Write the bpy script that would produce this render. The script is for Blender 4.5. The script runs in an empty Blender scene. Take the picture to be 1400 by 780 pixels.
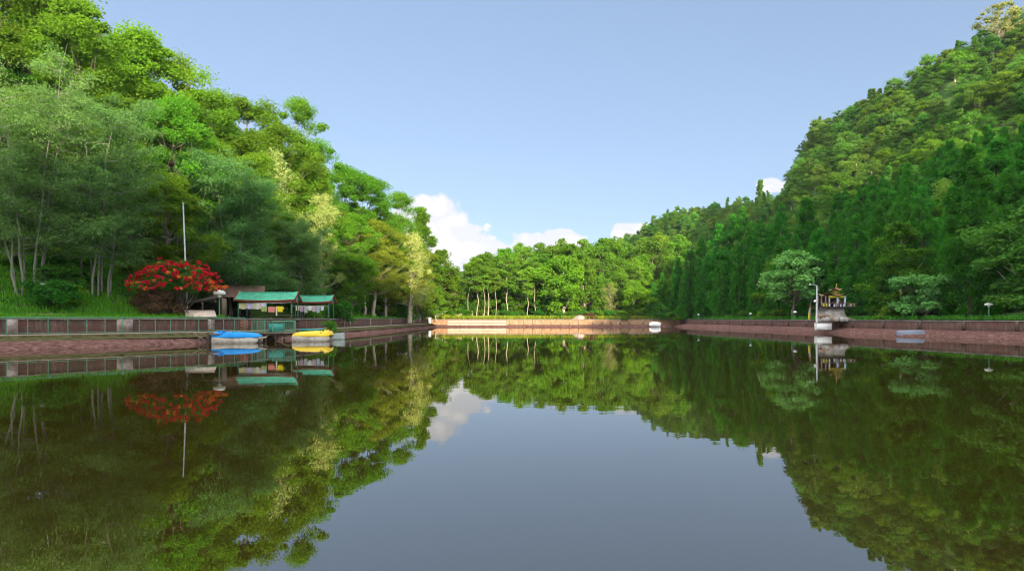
import bpy, math, random
import numpy as np
from mathutils import Vector, Matrix

SC = bpy.context.scene
COL = SC.collection
R = math.radians

# ------------------------------------------------------------------ camera, sky, sun, exposure
EYE = 1.8
F = 800.0                                   # focal length in photo pixels (photo is 1400 px wide)
cam_data = bpy.data.cameras.new('camera')
cam_data.sensor_width = 36.0
cam_data.lens = 36.0 * F / 1400.0
cam_data.shift_y = 45.0 / 1400.0            # a rising front: the horizon sits below the middle
cam_data.clip_start = 0.05
cam_data.clip_end = 20000
cam = bpy.data.objects.new('camera', cam_data)
cam.location = (0, 0, EYE)
cam.rotation_euler = (R(90), 0, 0)
COL.objects.link(cam)
SC.camera = cam

SUN_AZ = 20.0        # degrees to the right of straight behind the camera
SUN_EL = 16.0
SUN_STRENGTH = 4.5
SKY_STRENGTH = 0.15
SC.view_settings.view_transform = 'Standard'
SC.view_settings.look = 'None'
SC.view_settings.exposure = 1.4
SC.view_settings.gamma = 1.0
SC.view_settings.use_curve_mapping = False
SC.cycles.max_bounces = 8
SC.cycles.diffuse_bounces = 4
SC.cycles.glossy_bounces = 3
SC.cycles.transmission_bounces = 4
SC.cycles.use_denoising = True
SC.cycles.volume_bounces = 0
SC.cycles.denoising_prefilter = 'ACCURATE'
SC.cycles.filter_width = 1.1

sun_dir = Vector((math.sin(R(SUN_AZ)) * math.cos(R(SUN_EL)), -math.cos(R(SUN_AZ)) * math.cos(R(SUN_EL)), math.sin(R(SUN_EL))))
sl = bpy.data.lights.new('sun', 'SUN')
sl.energy = SUN_STRENGTH
sl.angle = R(0.6)
sl.color = (1.0, 0.86, 0.66)
so = bpy.data.objects.new('sun', sl)
so.rotation_euler = sun_dir.to_track_quat('Z', 'Y').to_euler()
so.location = (60, -80, 60)
COL.objects.link(so)

world = bpy.data.worlds.new('World')
SC.world = world
world.use_nodes = True
wn, wl = world.node_tree.nodes, world.node_tree.links
wn.clear()


def wnode(t, **kw):
    n = wn.new(t)
    for k, v in kw.items():
        setattr(n, k, v)
    return n


def wmath(op, a, b=None, c=None):
    n = wn.new('ShaderNodeMath')
    n.operation = op
    for i, s in enumerate((a, b, c)):
        if s is None:
            continue
        if isinstance(s, (int, float)):
            n.inputs[i].default_value = s
        else:
            wl.new(s, n.inputs[i])
    return n.outputs[0]


sky = wnode('ShaderNodeTexSky', sky_type='NISHITA', sun_disc=False)
sky.sun_elevation = R(SUN_EL)
sky.sun_rotation = R(180 - SUN_AZ)
sky.altitude = 1600
sky.air_density = 1.0
sky.dust_density = 0.7
sky.ozone_density = 2.2
bg = wnode('ShaderNodeBackground')
bg.inputs['Strength'].default_value = SKY_STRENGTH
out = wnode('ShaderNodeOutputWorld')
# cumulus low over the valley's end, laid out by direction (x/y, z/y)
tc = wnode('ShaderNodeTexCoord')
sep = wnode('ShaderNodeSeparateXYZ')
wl.new(tc.outputs['Generated'], sep.inputs[0])
ysafe = wmath('MAXIMUM', sep.outputs['Y'], 0.05)
pu = wmath('DIVIDE', sep.outputs['X'], ysafe)
pv = wmath('DIVIDE', sep.outputs['Z'], ysafe)
comb = wnode('ShaderNodeCombineXYZ')
wl.new(pu, comb.inputs[0]); wl.new(pv, comb.inputs[1])
noise = wnode('ShaderNodeTexNoise')
noise.inputs['Scale'].default_value = 16.0
noise.inputs['Detail'].default_value = 8.0
noise.inputs['Roughness'].default_value = 0.58
wl.new(comb.outputs[0], noise.inputs['Vector'])
vor = wnode('ShaderNodeTexVoronoi')
vor.feature = 'SMOOTH_F1'
vor.inputs['Scale'].default_value = 34.0
vor.inputs['Smoothness'].default_value = 0.6
mixv = wnode('ShaderNodeVectorMath', operation='MULTIPLY_ADD')
wl.new(noise.outputs['Color'], mixv.inputs[0])
mixv.inputs[1].default_value = (0.05, 0.05, 0)
wl.new(comb.outputs[0], mixv.inputs[2])
wl.new(mixv.outputs[0], vor.inputs['Vector'])
field = None
for (cx, cy, ax, ay) in ((-0.155, 0.15, 0.075, 0.058), (-0.105, 0.105, 0.085, 0.055), (-0.06, 0.10, 0.07, 0.045),
                         (0.03, 0.118, 0.035, 0.03), (0.085, 0.128, 0.04, 0.024), (0.07, 0.09, 0.07, 0.035),
                         (0.195, 0.147, 0.028, 0.016), (0.23, 0.152, 0.018, 0.012), (0.443, 0.226, 0.03, 0.016),
                         (-0.3, 0.11, 0.12, 0.06), (0.9, 0.10, 0.25, 0.07), (-1.0, 0.12, 0.3, 0.08)):
    dx = wmath('DIVIDE', wmath('SUBTRACT', pu, cx), ax)
    dy = wmath('DIVIDE', wmath('SUBTRACT', pv, cy), ay)
    d = wmath('SQRT', wmath('ADD', wmath('MULTIPLY', dx, dx), wmath('MULTIPLY', dy, dy)))
    e = wmath('SUBTRACT', 1.0, d)
    field = e if field is None else wmath('MAXIMUM', field, e)
puff = wmath('SUBTRACT', 0.45, vor.outputs['Distance'])
dens = wmath('ADD', field, wmath('MULTIPLY', wmath('SUBTRACT', noise.outputs['Fac'], 0.5), 1.7))
dens = wmath('ADD', dens, wmath('MULTIPLY', puff, 0.5))
mr = wnode('ShaderNodeMapRange', interpolation_type='SMOOTHSTEP')
wl.new(dens, mr.inputs['Value'])
mr.inputs['From Min'].default_value = -0.16
mr.inputs['From Max'].default_value = 0.06
fwd = wmath('GREATER_THAN', sep.outputs['Y'], 0.06)
mask = wmath('MULTIPLY', mr.outputs[0], fwd)
mask = wmath('MULTIPLY', mask, 0.96)
cr = wnode('ShaderNodeValToRGB')
cr.color_ramp.elements[0].position = 0.0
cr.color_ramp.elements[0].color = (2.35, 2.38, 2.5, 1)
cr.color_ramp.elements[1].position = 0.35
cr.color_ramp.elements[1].color = (3.0, 2.9, 2.85, 1)
wl.new(wmath('ADD', wmath('MULTIPLY', dens, 0.45), wmath('MULTIPLY', puff, 0.9)), cr.inputs[0])
cm = wnode('ShaderNodeMix', data_type='RGBA')
wl.new(mask, cm.inputs['Factor'])
gam = wnode('ShaderNodeGamma')
gam.inputs['Gamma'].default_value = 0.45
wl.new(sky.outputs[0], gam.inputs['Color'])
grade = wnode('ShaderNodeMix', data_type='RGBA', blend_type='MULTIPLY')
grade.inputs['Factor'].default_value = 1.0
grade.inputs['B'].default_value = (0.90, 1.0, 1.17, 1)
wl.new(gam.outputs[0], grade.inputs['A'])
# unseen broken cloud added overhead and behind the camera to brighten the shade
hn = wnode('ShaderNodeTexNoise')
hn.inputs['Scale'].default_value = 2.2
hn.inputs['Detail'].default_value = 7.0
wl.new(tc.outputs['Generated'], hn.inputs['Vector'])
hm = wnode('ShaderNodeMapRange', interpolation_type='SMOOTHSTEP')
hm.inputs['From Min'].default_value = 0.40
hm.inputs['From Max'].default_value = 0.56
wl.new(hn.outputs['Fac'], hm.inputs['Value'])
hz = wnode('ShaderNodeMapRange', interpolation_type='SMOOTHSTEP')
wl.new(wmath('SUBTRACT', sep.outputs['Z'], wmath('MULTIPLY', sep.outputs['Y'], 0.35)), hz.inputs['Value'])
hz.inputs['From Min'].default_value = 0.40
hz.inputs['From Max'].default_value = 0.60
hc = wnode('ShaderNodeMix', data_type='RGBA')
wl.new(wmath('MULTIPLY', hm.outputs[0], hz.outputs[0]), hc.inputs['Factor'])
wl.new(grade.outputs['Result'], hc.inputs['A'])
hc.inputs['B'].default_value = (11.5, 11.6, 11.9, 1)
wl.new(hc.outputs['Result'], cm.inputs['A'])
wl.new(cr.outputs[0], cm.inputs['B'])
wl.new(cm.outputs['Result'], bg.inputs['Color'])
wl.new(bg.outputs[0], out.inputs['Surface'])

# ------------------------------------------------------------------ helpers: meshes and objects


class MB:
    """collects shapes and links them as ONE mesh object"""

    def __init__(self):
        self.v, self.f, self.m, self.n, self.uv, self.tint = [], [], [], 0, [], []

    def add(self, V, Fc, mat=0, uv=None, tint=None):
        V = np.asarray(V, dtype=np.float32).reshape(-1, 3)
        Fc = np.asarray(Fc, dtype=np.int64)
        self.v.append(V)
        self.f.append(Fc + self.n)
        self.m.append(np.full(len(Fc), mat, dtype=np.int32))
        self.uv.append(np.zeros((Fc.size, 2), np.float32) if uv is None else np.asarray(uv, np.float32).reshape(-1, 2))
        self.tint.append(np.full(len(Fc), 0.5, np.float32) if tint is None else np.asarray(tint, np.float32))
        self.n += len(V)
        return self

    def box(self, c, s, rz=0.0, M=None, mat=0):
        x, y, z = s[0] / 2, s[1] / 2, s[2] / 2
        V = np.array([(-x, -y, -z), (x, -y, -z), (x, y, -z), (-x, y, -z), (-x, -y, z), (x, -y, z), (x, y, z), (-x, y, z)], dtype=float)
        if rz:
            ca, sa = math.cos(rz), math.sin(rz)
            V = V @ np.array([(ca, sa, 0), (-sa, ca, 0), (0, 0, 1)])
        if M is not None:
            V = V @ np.array(M.to_3x3()).T
        V = V + np.array(c)
        Fc = [(0, 3, 2, 1), (4, 5, 6, 7), (0, 1, 5, 4), (1, 2, 6, 5), (2, 3, 7, 6), (3, 0, 4, 7)]
        return self.add(V, Fc, mat)

    def bar(self, a, b, w, h=None, mat=0):
        a, b = Vector(a), Vector(b)
        d = b - a
        q = d.to_track_quat('X', 'Z').to_matrix()
        return self.box((a + b) / 2, (d.length, w, h or w), M=q, mat=mat)

    def tube(self, pts, rad, n=6, mat=0, cap=True):
        P = np.asarray(pts, float)
        if np.isscalar(rad):
            rad = [rad] * len(P)
        T = np.gradient(P, axis=0)
        T /= np.linalg.norm(T, axis=1)[:, None] + 1e-9
        ref = np.array([0, 0, 1.0]) if abs(T[0][2]) < 0.85 else np.array([1.0, 0, 0])
        A = np.cross(T, ref); A /= np.linalg.norm(A, axis=1)[:, None] + 1e-9
        B = np.cross(T, A)
        ang = np.linspace(0, 2 * math.pi, n, endpoint=False)
        V = P[:, None, :] + np.asarray(rad)[:, None, None] * (np.cos(ang)[None, :, None] * A[:, None, :] + np.sin(ang)[None, :, None] * B[:, None, :])
        k = len(P)
        i, j = np.meshgrid(np.arange(k - 1), np.arange(n), indexing='ij')
        j2 = (j + 1) % n
        Fc = np.stack([i * n + j, i * n + j2, (i + 1) * n + j2, (i + 1) * n + j], -1).reshape(-1, 4)
        self.add(V.reshape(-1, 3), Fc, mat)
        if cap:
            for r0, flip in ((0, False), (k - 1, True)):
                ring = V[r0]
                c = ring.mean(0)
                tri = [(q, (q + 1) % n, n) if flip else ((q + 1) % n, q, n) for q in range(n)]
                self.add(np.vstack([ring, c]), tri, mat)
        return self

    def loft(self, rows, mat=0, closed=False, uv=None):
        """rows: k arrays of m points, joined by quads"""
        A = np.asarray(rows, float)
        k, m = A.shape[:2]
        jn = m if closed else m - 1
        i, j = np.meshgrid(np.arange(k - 1), np.arange(jn), indexing='ij')
        j2 = (j + 1) % m
        Fc = np.stack([i * m + j, i * m + j2, (i + 1) * m + j2, (i + 1) * m + j], -1).reshape(-1, 4)
        u = None
        if uv is not None:
            u = np.asarray(uv, float).reshape(-1, 2)[Fc.reshape(-1)]
        return self.add(A.reshape(-1, 3), Fc, mat, uv=u)

    def lathe(self, prof, c=(0, 0, 0), n=12, mat=0):
        ang = np.linspace(0, 2 * math.pi, n, endpoint=False)
        rows = [[(c[0] + r * math.cos(a), c[1] + r * math.sin(a), c[2] + z) for a in ang] for r, z in prof]
        return self.loft(rows, mat, closed=True)

    def prism(self, poly, off, mat=0):
        """poly: planar loop of points, pushed along off"""
        P = np.asarray(poly, float)
        Q = P + np.asarray(off, float)
        n = len(P)
        V = np.vstack([P, Q, P.mean(0), Q.mean(0)])
        for q in range(n):
            pass
        Fc = [(q, (q + 1) % n, n + (q + 1) % n, n + q) for q in range(n)]
        self.add(V, Fc, mat)
        tri = [((q + 1) % n, q, 2 * n) for q in range(n)] + [(n + q, n + (q + 1) % n, 2 * n + 1) for q in range(n)]
        return self.add(V, tri, mat)

    def mesh(self, name, mats, smooth=False):
        me = bpy.data.meshes.new(name)
        V = np.vstack(self.v).astype(np.float32)
        loops = np.concatenate([f.reshape(-1) for f in self.f]).astype(np.int32)
        tot = np.concatenate([np.full(len(f), f.shape[1], np.int32) for f in self.f])
        start = np.concatenate([[0], np.cumsum(tot)[:-1]]).astype(np.int32)
        me.vertices.add(len(V)); me.vertices.foreach_set('co', V.reshape(-1))
        me.loops.add(len(loops)); me.loops.foreach_set('vertex_index', loops)
        me.polygons.add(len(tot))
        me.polygons.foreach_set('loop_start', start)
        me.polygons.foreach_set('loop_total', tot)
        me.polygons.foreach_set('material_index', np.concatenate(self.m))
        if smooth:
            me.polygons.foreach_set('use_smooth', np.ones(len(tot), dtype=bool))
        uvl = me.uv_layers.new(name='UVMap')
        uvl.data.foreach_set('uv', np.vstack(self.uv).reshape(-1))
        at = me.attributes.new('tint', 'FLOAT', 'FACE')
        at.data.foreach_set('value', np.concatenate(self.tint))
        for m in (mats if isinstance(mats, (list, tuple)) else [mats]):
            me.materials.append(m)
        me.update(calc_edges=True)
        me.validate()
        return me

    def build(self, name, mats, parent=None, smooth=False, loc=None):
        o = bpy.data.objects.new(name, self.mesh(name, mats, smooth))
        COL.objects.link(o)
        if parent is not None:
            o.parent = parent
        if loc is not None:
            o.location = loc
        return o


def tag(o, label=None, cat=None, group=None, kind=None):
    for k, v in (('label', label), ('category', cat), ('group', group), ('kind', kind)):
        if v:
            o[k] = v
    return o


def empty(name, loc, label, cat, group=None, rz=0.0):
    o = bpy.data.objects.new(name, None)
    o.location = loc
    o.rotation_euler = (0, 0, rz)
    o.empty_display_size = 0.3
    COL.objects.link(o)
    return tag(o, label, cat, group)


def copy_thing(root, loc, label=None, rz=None, scale=None):
    r = root.copy()
    COL.objects.link(r)
    r.location = loc
    if label:
        r['label'] = label
    if rz is not None:
        r.rotation_euler = (0, 0, rz)
    if scale is not None:
        r.scale = scale
    for ch in list(root.children):
        c = ch.copy(); COL.objects.link(c); c.parent = r
        for g in list(ch.children):
            d = g.copy(); COL.objects.link(d); d.parent = c
    return r


def at(px, d):
    """ground X of something seen at photo column px, d metres away"""
    return (px - 700.0) / F * d


def zat(py, d):
    return EYE + (435.0 - py) / F * d


# ------------------------------------------------------------------ materials


def new_mat(name):
    m = bpy.data.materials.new(name)
    m.use_nodes = True
    nt = m.node_tree
    b = nt.nodes['Principled BSDF']
    return m, nt, b


def plain(name, col, rough=0.7, noise=0.25, scale=3.0, spec=0.3, bump=0.0, metallic=0.0, dirt=None):
    m, nt, b = new_mat(name)
    N, L = nt.nodes, nt.links
    tcn = N.new('ShaderNodeTexCoord')
    nz = N.new('ShaderNodeTexNoise')
    nz.inputs['Scale'].default_value = scale
    nz.inputs['Detail'].default_value = 6
    nz.inputs['Roughness'].default_value = 0.65
    L.new(tcn.outputs['Object'], nz.inputs['Vector'])
    r = N.new('ShaderNodeValToRGB')
    r.color_ramp.elements[0].position = 0.3
    r.color_ramp.elements[1].position = 0.7
    d = dirt or tuple(c * (1 - noise) for c in col)
    r.color_ramp.elements[0].color = (*d, 1)
    r.color_ramp.elements[1].color = (*[min(1, c * (1 + noise * 0.6)) for c in col], 1)
    L.new(nz.outputs['Fac'], r.inputs[0])
    L.new(r.outputs[0], b.inputs['Base Color'])
    b.inputs['Roughness'].default_value = rough
    b.inputs['Specular IOR Level'].default_value = spec
    b.inputs['Metallic'].default_value = metallic
    if bump:
        bp = N.new('ShaderNodeBump')
        bp.inputs['Strength'].default_value = bump
        bp.inputs['Distance'].default_value = 0.05
        L.new(nz.outputs['Fac'], bp.inputs['Height'])
        L.new(bp.outputs[0], b.inputs['Normal'])
    return m


def leaf_mat(name, c0, c1, transl=0.38, tcol=None, rough=0.75, spec=0.06, vary=0.25, huev=0.03):
    m, nt, b = new_mat(name)
    N, L = nt.nodes, nt.links
    a = N.new('ShaderNodeAttribute'); a.attribute_name = 'tint'
    mx = N.new('ShaderNodeMix'); mx.data_type = 'RGBA'
    mx.inputs['A'].default_value = (*c0, 1); mx.inputs['B'].default_value = (*c1, 1)
    L.new(a.outputs['Fac'], mx.inputs['Factor'])
    oi = N.new('ShaderNodeObjectInfo')
    hsv = N.new('ShaderNodeHueSaturation')
    r1 = N.new('ShaderNodeMapRange')
    r1.inputs['To Min'].default_value = 0.5 - huev; r1.inputs['To Max'].default_value = 0.5 + huev * 0.2
    L.new(oi.outputs['Random'], r1.inputs['Value'])
    L.new(r1.outputs[0], hsv.inputs['Hue'])
    mm = N.new('ShaderNodeMath'); mm.operation = 'MULTIPLY'; mm.inputs[1].default_value = 7.31
    L.new(oi.outputs['Random'], mm.inputs[0])
    fr = N.new('ShaderNodeMath'); fr.operation = 'FRACT'; L.new(mm.outputs[0], fr.inputs[0])
    r2 = N.new('ShaderNodeMapRange')
    r2.inputs['To Min'].default_value = 1 - vary; r2.inputs['To Max'].default_value = 1 + vary
    L.new(fr.outputs[0], r2.inputs['Value']); L.new(r2.outputs[0], hsv.inputs['Value'])
    L.new(mx.outputs['Result'], hsv.inputs['Color'])
    L.new(hsv.outputs[0], b.inputs['Base Color'])
    b.inputs['Roughness'].default_value = rough
    b.inputs['Specular IOR Level'].default_value = spec
    tr = N.new('ShaderNodeBsdfTranslucent')
    tm = N.new('ShaderNodeMix'); tm.data_type = 'RGBA'; tm.blend_type = 'MULTIPLY'; tm.inputs['Factor'].default_value = 1
    L.new(hsv.outputs[0], tm.inputs['A']); tm.inputs['B'].default_value = (*(tcol or (1.5, 1.45, 0.7)), 1)
    L.new(tm.outputs['Result'], tr.inputs['Color'])
    ms = N.new('ShaderNodeMixShader'); ms.inputs[0].default_value = transl
    L.new(b.outputs[0], ms.inputs[1]); L.new(tr.outputs[0], ms.inputs[2])
    L.new(ms.outputs[0], nt.nodes['Material Output'].inputs['Surface'])
    return m


def brick_mat(name, c1, c2, mortar, stain=(0.05, 0.045, 0.03), stain_amt=0.6):
    m, nt, b = new_mat(name)
    N, L = nt.nodes, nt.links
    uv = N.new('ShaderNodeUVMap')
    bt = N.new('ShaderNodeTexBrick')
    bt.inputs['Scale'].default_value = 1.0
    bt.inputs['Brick Width'].default_value = 0.26
    bt.inputs['Row Height'].default_value = 0.095
    bt.inputs['Mortar Size'].default_value = 0.012
    bt.inputs['Color1'].default_value = (*c1, 1); bt.inputs['Color2'].default_value = (*c2, 1); bt.inputs['Mortar'].default_value = (*mortar, 1)
    L.new(uv.outputs[0], bt.inputs['Vector'])
    nz = N.new('ShaderNodeTexNoise'); nz.inputs['Scale'].default_value = 0.9; nz.inputs['Detail'].default_value = 9; nz.inputs['Roughness'].default_value = 0.72
    L.new(uv.outputs[0], nz.inputs['Vector'])
    r = N.new('ShaderNodeMapRange'); r.inputs['From Min'].default_value = 0.42; r.inputs['From Max'].default_value = 0.68
    r.inputs['To Max'].default_value = stain_amt
    L.new(nz.outputs['Fac'], r.inputs['Value'])
    mx = N.new('ShaderNodeMix'); mx.data_type = 'RGBA'
    L.new(r.outputs[0], mx.inputs['Factor']); L.new(bt.outputs['Color'], mx.inputs['A']); mx.inputs['B'].default_value = (*stain, 1)
    mp = N.new('ShaderNodeMapping'); mp.inputs['Scale'].default_value = (2.3, 0.35, 1)
    L.new(uv.outputs[0], mp.inputs['Vector'])
    n2 = N.new('ShaderNodeTexNoise'); n2.inputs['Scale'].default_value = 1.4; n2.inputs['Detail'].default_value = 6; n2.inputs['Roughness'].default_value = 0.7
    L.new(mp.outputs[0], n2.inputs['Vector'])
    r2 = N.new('ShaderNodeMapRange'); r2.inputs['From Min'].default_value = 0.5; r2.inputs['From Max'].default_value = 0.66; r2.inputs['To Max'].default_value = 0.7
    L.new(n2.outputs['Fac'], r2.inputs['Value'])
    m2 = N.new('ShaderNodeMix'); m2.data_type = 'RGBA'
    L.new(r2.outputs[0], m2.inputs['Factor']); L.new(mx.outputs['Result'], m2.inputs['A']); m2.inputs['B'].default_value = (*[c * 1.5 for c in mortar], 1)
    L.new(m2.outputs['Result'], b.inputs['Base Color'])
    b.inputs['Roughness'].default_value = 0.9
    b.inputs['Specular IOR Level'].default_value = 0.15
    bp = N.new('ShaderNodeBump'); bp.inputs['Strength'].default_value = 0.6; bp.inputs['Distance'].default_value = 0.02
    L.new(bt.outputs['Fac'], bp.inputs['Height']); bp.invert = True
    L.new(bp.outputs[0], b.inputs['Normal'])
    return m


def ground_mat(name, cols, scale=0.4, bump=0.5):
    m, nt, b = new_mat(name)
    N, L = nt.nodes, nt.links
    g = N.new('ShaderNodeNewGeometry')
    nz = N.new('ShaderNodeTexNoise'); nz.inputs['Scale'].default_value = scale; nz.inputs['Detail'].default_value = 10; nz.inputs['Roughness'].default_value = 0.7
    L.new(g.outputs['Position'], nz.inputs['Vector'])
    r = N.new('ShaderNodeValToRGB')
    els = r.color_ramp.elements
    while len(els) < len(cols):
        els.new(0.5)
    for i, c in enumerate(cols):
        els[i].position = 0.36 + 0.28 * i / (len(cols) - 1)
        els[i].color = (*c, 1)
    L.new(nz.outputs['Fac'], r.inputs[0]); L.new(r.outputs[0], b.inputs['Base Color'])
    b.inputs['Roughness'].default_value = 0.95
    b.inputs['Specular IOR Level'].default_value = 0.1
    n2 = N.new('ShaderNodeTexNoise'); n2.inputs['Scale'].default_value = 6; n2.inputs['Detail'].default_value = 8
    L.new(g.outputs['Position'], n2.inputs['Vector'])
    bp = N.new('ShaderNodeBump'); bp.inputs['Strength'].default_value = bump; bp.inputs['Distance'].default_value = 0.15
    L.new(n2.outputs['Fac'], bp.inputs['Height']); L.new(bp.outputs[0], b.inputs['Normal'])
    return m


def water_mat():
    m, nt, b = new_mat('pond_water')
    N, L = nt.nodes, nt.links
    g = N.new('ShaderNodeNewGeometry')
    mp = N.new('ShaderNodeMapping'); mp.inputs['Scale'].default_value = (0.5, 1.6, 1)
    L.new(g.outputs['Position'], mp.inputs['Vector'])
    n1 = N.new('ShaderNodeTexNoise'); n1.inputs['Scale'].default_value = 1.3; n1.inputs['Detail'].default_value = 3; n1.inputs['Roughness'].default_value = 0.5
    L.new(mp.outputs[0], n1.inputs['Vector'])
    # breezy patches: ripples come and go over the pond
    n2 = N.new('ShaderNodeTexNoise'); n2.inputs['Scale'].default_value = 0.06; n2.inputs['Detail'].default_value = 4
    L.new(g.outputs['Position'], n2.inputs['Vector'])
    amp = N.new('ShaderNodeMapRange'); amp.inputs['From Min'].default_value = 0.4; amp.inputs['From Max'].default_value = 0.65
    amp.inputs['To Min'].default_value = 0.45; amp.inputs['To Max'].default_value = 1.5
    L.new(n2.outputs['Fac'], amp.inputs['Value'])
    mu = N.new('ShaderNodeMath'); mu.operation = 'MULTIPLY'
    L.new(n1.outputs['Fac'], mu.inputs[0]); L.new(amp.outputs[0], mu.inputs[1])
    bp = N.new('ShaderNodeBump'); bp.inputs['Strength'].default_value = 1.0; bp.inputs['Distance'].default_value = 0.0014
    L.new(mu.outputs[0], bp.inputs['Height'])
    fr = N.new('ShaderNodeFresnel'); fr.inputs['IOR'].default_value = 2.9
    df = N.new('ShaderNodeBsdfDiffuse'); df.inputs['Color'].default_value = (0.020, 0.0145, 0.002, 1)
    gl = N.new('ShaderNodeBsdfGlossy'); gl.inputs['Color'].default_value = (0.985, 0.985, 0.97, 1); gl.inputs['Roughness'].default_value = 0.012
    ms = N.new('ShaderNodeMixShader')
    for n in (fr, df, gl):
        L.new(bp.outputs[0], n.inputs['Normal'])
    L.new(fr.outputs[0], ms.inputs[0]); L.new(df.outputs[0], ms.inputs[1]); L.new(gl.outputs[0], ms.inputs[2])
    L.new(ms.outputs[0], nt.nodes['Material Output'].inputs['Surface'])
    N.remove(b)
    return m


M = {}
M['bark'] = plain('bark', (0.16, 0.13, 0.095), 0.9, 0.45, 2.5, bump=0.5)
M['pale_bark'] = plain('pale_bark', (0.42, 0.36, 0.25), 0.9, 0.4, 2.0, bump=0.4)
M['grey_bark'] = plain('grey_bark', (0.21, 0.21, 0.16), 0.9, 0.4, 2.0, bump=0.4)
M['dark_bark'] = plain('dark_bark', (0.09, 0.065, 0.045), 0.9, 0.4, 3.0, bump=0.5)
M['leaf_bright'] = leaf_mat('leaf_bright', (0.056, 0.175, 0.010), (0.135, 0.285, 0.016), 0.42)
M['leaf_mid'] = leaf_mat('leaf_mid', (0.046, 0.155, 0.011), (0.11, 0.275, 0.015))
M['leaf_grey'] = leaf_mat('leaf_grey', (0.07, 0.195, 0.045), (0.15, 0.30, 0.085), 0.42, (1.3, 1.3, 0.8), vary=0.15)
M['leaf_cedar'] = leaf_mat('leaf_cedar', (0.022, 0.15, 0.015), (0.065, 0.28, 0.024), 0.4, (1.4, 1.4, 0.6), vary=0.22, huev=0.012)
M['leaf_far'] = leaf_mat('leaf_far', (0.065, 0.18, 0.014), (0.145, 0.28, 0.024), 0.4)
M['leaf_hill'] = leaf_mat('leaf_hill', (0.050, 0.172, 0.024), (0.112, 0.262, 0.036), 0.42, vary=0.25, huev=0.04)
M['leaf_yellow'] = leaf_mat('leaf_yellow', (0.13, 0.2, 0.015), (0.26, 0.30, 0.03), 0.4)
M['blossom'] = leaf_mat('blossom', (0.20, 0.30, 0.06), (0.38, 0.44, 0.14), 0.35, (1.2, 1.15, 0.8))
M['leaf_umbrella'] = leaf_mat('leaf_umbrella', (0.065, 0.24, 0.06), (0.14, 0.38, 0.10), 0.38, (1.3, 1.4, 0.7), vary=0.1)
M['leaf_shrub'] = leaf_mat('leaf_shrub', (0.025, 0.13, 0.015), (0.06, 0.22, 0.02), 0.35)
M['leaf_dry'] = leaf_mat('leaf_dry', (0.10, 0.055, 0.03), (0.19, 0.11, 0.05), 0.2, (1.1, 1.0, 0.8))
M['petal_red'] = leaf_mat('petal_red', (0.40, 0.008, 0.022), (0.60, 0.025, 0.035), 0.3, (1.2, 0.8, 0.8), vary=0.05, huev=0.005)
M['petal_orange'] = leaf_mat('petal_orange', (0.6, 0.12, 0.02), (0.7, 0.28, 0.04), 0.35, (1.2, 1.0, 0.8), vary=0.05, huev=0.005)
M['petal_white'] = leaf_mat('petal_white', (0.6, 0.65, 0.6), (0.8, 0.82, 0.78), 0.3, (1, 1, 1), vary=0.05, huev=0.0)
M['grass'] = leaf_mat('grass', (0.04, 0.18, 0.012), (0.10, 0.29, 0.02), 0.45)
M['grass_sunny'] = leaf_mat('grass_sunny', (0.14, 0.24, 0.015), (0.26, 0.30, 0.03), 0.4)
M['ground'] = ground_mat('ground', [(0.045, 0.05, 0.02), (0.03, 0.075, 0.014), (0.05, 0.11, 0.018), (0.09, 0.085, 0.04)], 0.25)
M['mud'] = ground_mat('mud', [(0.045, 0.03, 0.02), (0.105, 0.048, 0.04), (0.135, 0.068, 0.057), (0.20, 0.12, 0.10)], 2.6, 1.0)
M['sand'] = ground_mat('sand', [(0.14, 0.11, 0.07), (0.22, 0.17, 0.11)], 1.0, 0.6)
M['moss'] = ground_mat('moss', [(0.035, 0.03, 0.015), (0.06, 0.06, 0.02), (0.10, 0.075, 0.045)], 2.0, 0.6)
M['path'] = ground_mat('path', [(0.20, 0.17, 0.13), (0.30, 0.26, 0.2)], 1.3, 0.3)
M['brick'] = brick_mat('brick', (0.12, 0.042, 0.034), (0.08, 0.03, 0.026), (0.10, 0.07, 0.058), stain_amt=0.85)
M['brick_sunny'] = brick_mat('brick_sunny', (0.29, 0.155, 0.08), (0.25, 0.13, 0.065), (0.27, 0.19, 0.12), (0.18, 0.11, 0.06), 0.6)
M['coping'] = plain('coping', (0.16, 0.15, 0.12), 0.9, 0.45, 1.3, bump=0.3)
M['whitewash'] = plain('whitewash', (0.30, 0.26, 0.235), 0.9, 0.5, 2.2, bump=0.3, dirt=(0.15, 0.09, 0.075))
M['white'] = plain('white_paint', (0.72, 0.71, 0.68), 0.6, 0.15, 2.0)
M['cream'] = plain('cream_plaster', (0.36, 0.28, 0.20), 0.9, 0.3, 1.0)
M['green_metal'] = plain('green_metal', (0.06, 0.24, 0.15), 0.5, 0.35, 6.0, spec=0.4, dirt=(0.06, 0.14, 0.08))
M['green_roof'] = plain('green_roof', (0.05, 0.31, 0.19), 0.7, 0.35, 2.2, spec=0.2, dirt=(0.05, 0.19, 0.12))
M['fascia'] = plain('fascia', (0.24, 0.055, 0.03), 0.7, 0.3, 3.0)
M['timber'] = plain('timber', (0.17, 0.12, 0.08), 0.85, 0.4, 4.0, bump=0.3)
M['dark_timber'] = plain('dark_timber', (0.05, 0.035, 0.028), 0.9, 0.4, 4.0, bump=0.3)
M['rust_sheet'] = plain('rust_sheet', (0.20, 0.12, 0.09), 0.8, 0.4, 1.5)
M['pole'] = plain('pole', (0.5, 0.52, 0.5), 0.5, 0.15, 2.0)
M['beige'] = plain('beige_sheet', (0.48, 0.38, 0.30), 0.8, 0.15, 1.5)
M['blue'] = plain('blue_shell', (0.006, 0.22, 0.56), 0.5, 0.2, 1.5, spec=0.2)
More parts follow.
